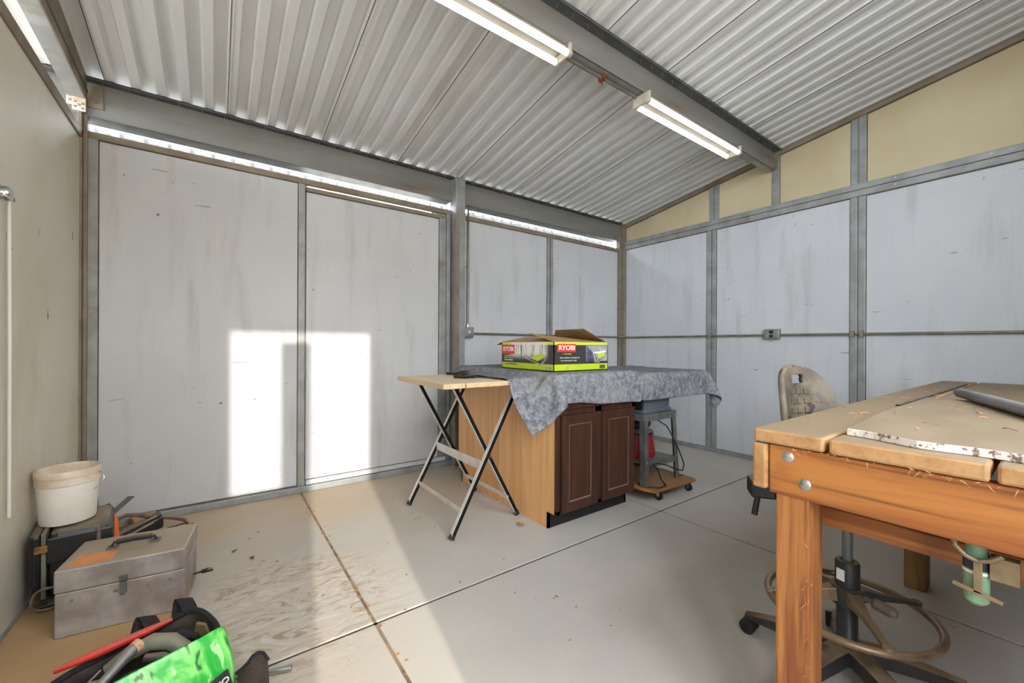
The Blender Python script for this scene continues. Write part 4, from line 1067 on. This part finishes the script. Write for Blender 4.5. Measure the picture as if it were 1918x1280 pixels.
# dark pouch right of the sack
po = thing('side_pouch', 'small dark brown pouch on the floor beside the green sack', 'pouch', (-4.15, -1.93, 0))
rws = []
for k in range(6):
    f = k/5
    rws.append([Vector((-4.20+.085*j/6, -1.90-.02*math.sin(j)-.06*f, .004+(.085+.035*math.sin(PI*j/6))*(1-f)+.003*math.sin(j*3+k))) for j in range(7)])
MB().grid(rws).build('pouch_cloth', 'bag', po, smooth=True, solid=.006, sub=1)
MB().tube([r for r in rws[0]], .006, 8).build('pouch_rim', 'web', po, smooth=True)
tag(MB().tube([(-4.145, -1.835, .018), (-4.045, -1.874, .018)], .010, 14).build('metal_tube', 'steel', smooth=True), 'short bright metal tube on the floor beside the pouch', 'tube')

BAG0 = set(bpy.data.objects)
# tools in the bag
tag(MB().tube([(-4.64, -1.67, .196), (-4.55, -1.665, .207), (-4.44, -1.655, .222), (-4.38, -1.65, .232)], [.008, .013, .012, .006], 10).build('pry_bar', 'red_tool', smooth=True), 'red enamelled bar lying along the back rim of the bag', 'tool')
rsw = thing('power_saw', 'grey green curved tool grip in the middle of the bag', 'tool', (-4.40, -1.77, .15))
MB().tube([(-4.52, -1.735, .185), (-4.47, -1.735, .215), (-4.42, -1.745, .232), (-4.375, -1.765, .226), (-4.335, -1.79, .195), (-4.31, -1.81, .165)], [.017, .021, .023, .023, .021, .016], 14).build('grip', 'grey_tool', rsw, smooth=True)
MB().tube([(-4.435, -1.775, .207), (-4.395, -1.79, .202), (-4.35, -1.81, .175)], [.012, .015, .012], 10).build('overmould', 'dark_tool', rsw, smooth=True)
MB().tube([(-4.40, -1.79, .19), (-4.395, -1.80, .175)], .009, 10).build('trigger', 'black', rsw, smooth=True)
pb = thing('paint_brush', 'brush with pale bristles lying over the tool grip', 'brush', (-4.47, -1.76, .2))
MB().tube([(-4.462, -1.762, .238), (-4.450, -1.750, .240)], [.017, .019], 14).build('bristles', 'bristle', pb, smooth=True)
MB().tube([(-4.53, -1.855, .205), (-4.462, -1.762, .238)], [.011, .016], 14).build('ferrule', 'steel', pb, smooth=True)
MB().tube([(-4.62, -1.97, .165), (-4.53, -1.855, .205)], [.008, .010], 10).build('handle', 'dark_tool', pb, smooth=True)
for p_, q_, lb in (((-4.58, -1.90, .185), (-4.49, -1.79, .215), 'slim steel screwdriver shaft just left of the brush'), ((-4.60, -1.86, .18), (-4.53, -1.76, .205), 'second slim steel shaft left of the brush, nearer the rim')):
    sdv = thing('screwdriver', lb, 'screwdriver', p_, 'screwdrivers in the bag')
    MB().tube([p_, q_], .0035, 8).build('shaft', 'steel', sdv, smooth=True)
    d = (Vector(p_)-Vector(q_)).normalized()
    MB().tube([Vector(p_)-d*.005, Vector(p_)+d*.01, Vector(p_)+d*.07, Vector(p_)+d*.08], [.008, .012, .013, .008], 10).build('handle', 'black', sdv, smooth=True)
tag(MB().bar((-4.49, -1.89, .185), (-4.355, -1.835, .208), .022, .014).build('folding_rule', 'khaki', bevel=.004), 'khaki folded strap lying just inside the green sack', 'strap')
for k, (lb, c_) in enumerate((('black cable curled near the front of the bag', (-4.45, -1.83, .175)), ('black cable curled by the left end of the bag', (-4.62, -1.80, .16)))):
    c_ = Vector(c_)
    tag(MB().tube([c_+Vector((.045*math.cos(a)+.004*a, .03*math.sin(a), .02*math.sin(a*.7+k))) for a in np.linspace(0, 9, 36)], .005, 7).build('tool_cable', 'cord_black', smooth=True), lb, 'cable')
tag(MB().box((-4.66, -1.80, .172), (-4.58, -1.75, .178), rz(.4) @ Matrix.Rotation(.2, 3, 'Y')).build('paper_label', 'tape_white'), 'small white paper label lying in the left of the bag', 'label')
tag(MB().tube([(-4.66, -1.77, .165), (-4.58, -1.80, .19), (-4.50, -1.81, .195)], [.014, .018, .012], 10).build('drill_handle', 'black', smooth=True), 'black tool handle pointing at the brush from the left', 'tool')
tag(MB().tube([(-4.42, -1.70, .19), (-4.36, -1.70, .205), (-4.31, -1.73, .195)], .012, 8).build('tool_strap', 'web', smooth=True), 'black strap bunched under the bag rim behind the grip', 'strap')
tag(MB().prism([(-4.325, -1.715, .19), (-4.285, -1.745, .195), (-4.295, -1.75, .235), (-4.318, -1.73, .238)], (.006, .01, 0)).build('leather_flap', 'khaki', bevel=.002), 'folded tan leather piece at the right end of the bag', 'leather')

BAGSET = [o_ for o_ in bpy.data.objects if o_ not in BAG0 and o_.parent is None] + [c_ for c_ in bg.children if c_.name.split('.')[0] in ('strap', 'bag_rim', 'bag_wall')]
for o_ in BAGSET:
    o_.location += Vector((.012, -.045, -.022))
# ------------------------------------------------------------------ floor litter
def crumple(c, r, n):
    mb = MB()
    for k in range(n):
        a = random.uniform(0, 2*PI); p = Vector(c)+Vector((random.uniform(-r, r)*.6, random.uniform(-r, r)*.6, random.uniform(.0, r*1.2)))
        u_ = Vector((math.cos(a), math.sin(a), random.uniform(-.4, .4)))*r*.7; w_ = Vector((-math.sin(a), math.cos(a), random.uniform(-.6, .6)))*r*.45
        mb.add([p-u_, p+w_, p+u_, p-w_*.7], [(0, 1, 2, 3)])
    lo = min(v.z for v in mb.V)
    for v in mb.V: v.z += .002-lo
    return mb
tag(crumple((-2.73, -1.425, 0), .022, 16).build('dry_leaf', 'leaf', solid=.0008), 'crumpled dry leaf by the cabinet and table foot', 'leaf')
tag(MB().prism([(-3.225, -.955, .002), (-3.205, -.975, .002), (-3.175, -.95, .002), (-3.205, -.962, .002)], (0, 0, .004)).build('leaf_chip', 'leaf'), 'small bent leaf chip left of the folding table', 'leaf')
ch_ = MB()
for k in range(70):
    t_ = random.random()
    if k < 45: x, y = -3.735+random.gauss(0, .012), -.1-3.2*t_
    else: x, y = random.uniform(-4.1, -2.9), random.uniform(-2.6, -.4)
    a_ = random.uniform(0, PI); L = random.uniform(.006, .018)
    ch_.box((x-L/2, y-.003, .0005), (x+L/2, y+.003, .003), rz(a_))
tag(ch_.build('wood_chips', 'shaving'), 'pale wood chips strewn along the floor joint', 'chips', None, 'stuff')
for p_, lb in (((-4.17, -.80), 'larger dark crumb on the bare floor left of the sun stripe'), ((-4.10, -.93), 'smaller dark crumb nearer the toolbox on the floor')):
    tag(crumple((p_[0], p_[1], 0), .012, 6).build('floor_crumb', 'dark_tool', solid=.001), lb, 'debris')

# ------------------------------------------------------------------ light
world = bpy.data.worlds.new('sky'); bpy.context.scene.world = world; world.use_nodes = True
bgn = world.node_tree.nodes['Background']
bgn.inputs[0].default_value = (.82, .90, 1.0, 1); bgn.inputs[1].default_value = 13.0
TEL = .30
sdir = Vector((.1627, 1.0, -TEL*1.013)).normalized()
sun = bpy.data.lights.new('sun', 'SUN'); sun.energy = 3.5; sun.angle = math.radians(.8); sun.color = (1, .95, .88)
so = bpy.data.objects.new('sun', sun); C.objects.link(so); so.rotation_euler = sdir.to_track_quat('-Z', 'Y').to_euler()
def portal(loc, rot, sx, sy):
    l = bpy.data.lights.new('sky_portal', 'AREA'); l.shape = 'RECTANGLE'; l.size = sx; l.size_y = sy
    l.cycles.is_portal = True
    o = bpy.data.objects.new('sky_portal', l); C.objects.link(o); o.location = loc; o.rotation_euler = rot
portal((-2.985, YF-.03, 2.165), (PI/2, 0, 0), 1.47, 2.03)
portal((-4.35, YF-.06, 1.25), (PI/2, 0, 0), 1.0, 2.45)
portal((-4.97, -2.1, 2.6), (0, -PI/2, 0), .5, 4.0)

sc_ = bpy.context.scene
sc_.view_settings.view_transform = 'Standard'; sc_.view_settings.look = 'None'
sc_.view_settings.gamma = 1; sc_.view_settings.use_curve_mapping = False
sc_.view_settings.exposure = 0.43
sc_.cycles.max_bounces = 10; sc_.cycles.diffuse_bounces = 7
sc_.cycles.use_denoising = True
sc_.cycles.sample_clamp_indirect = 10
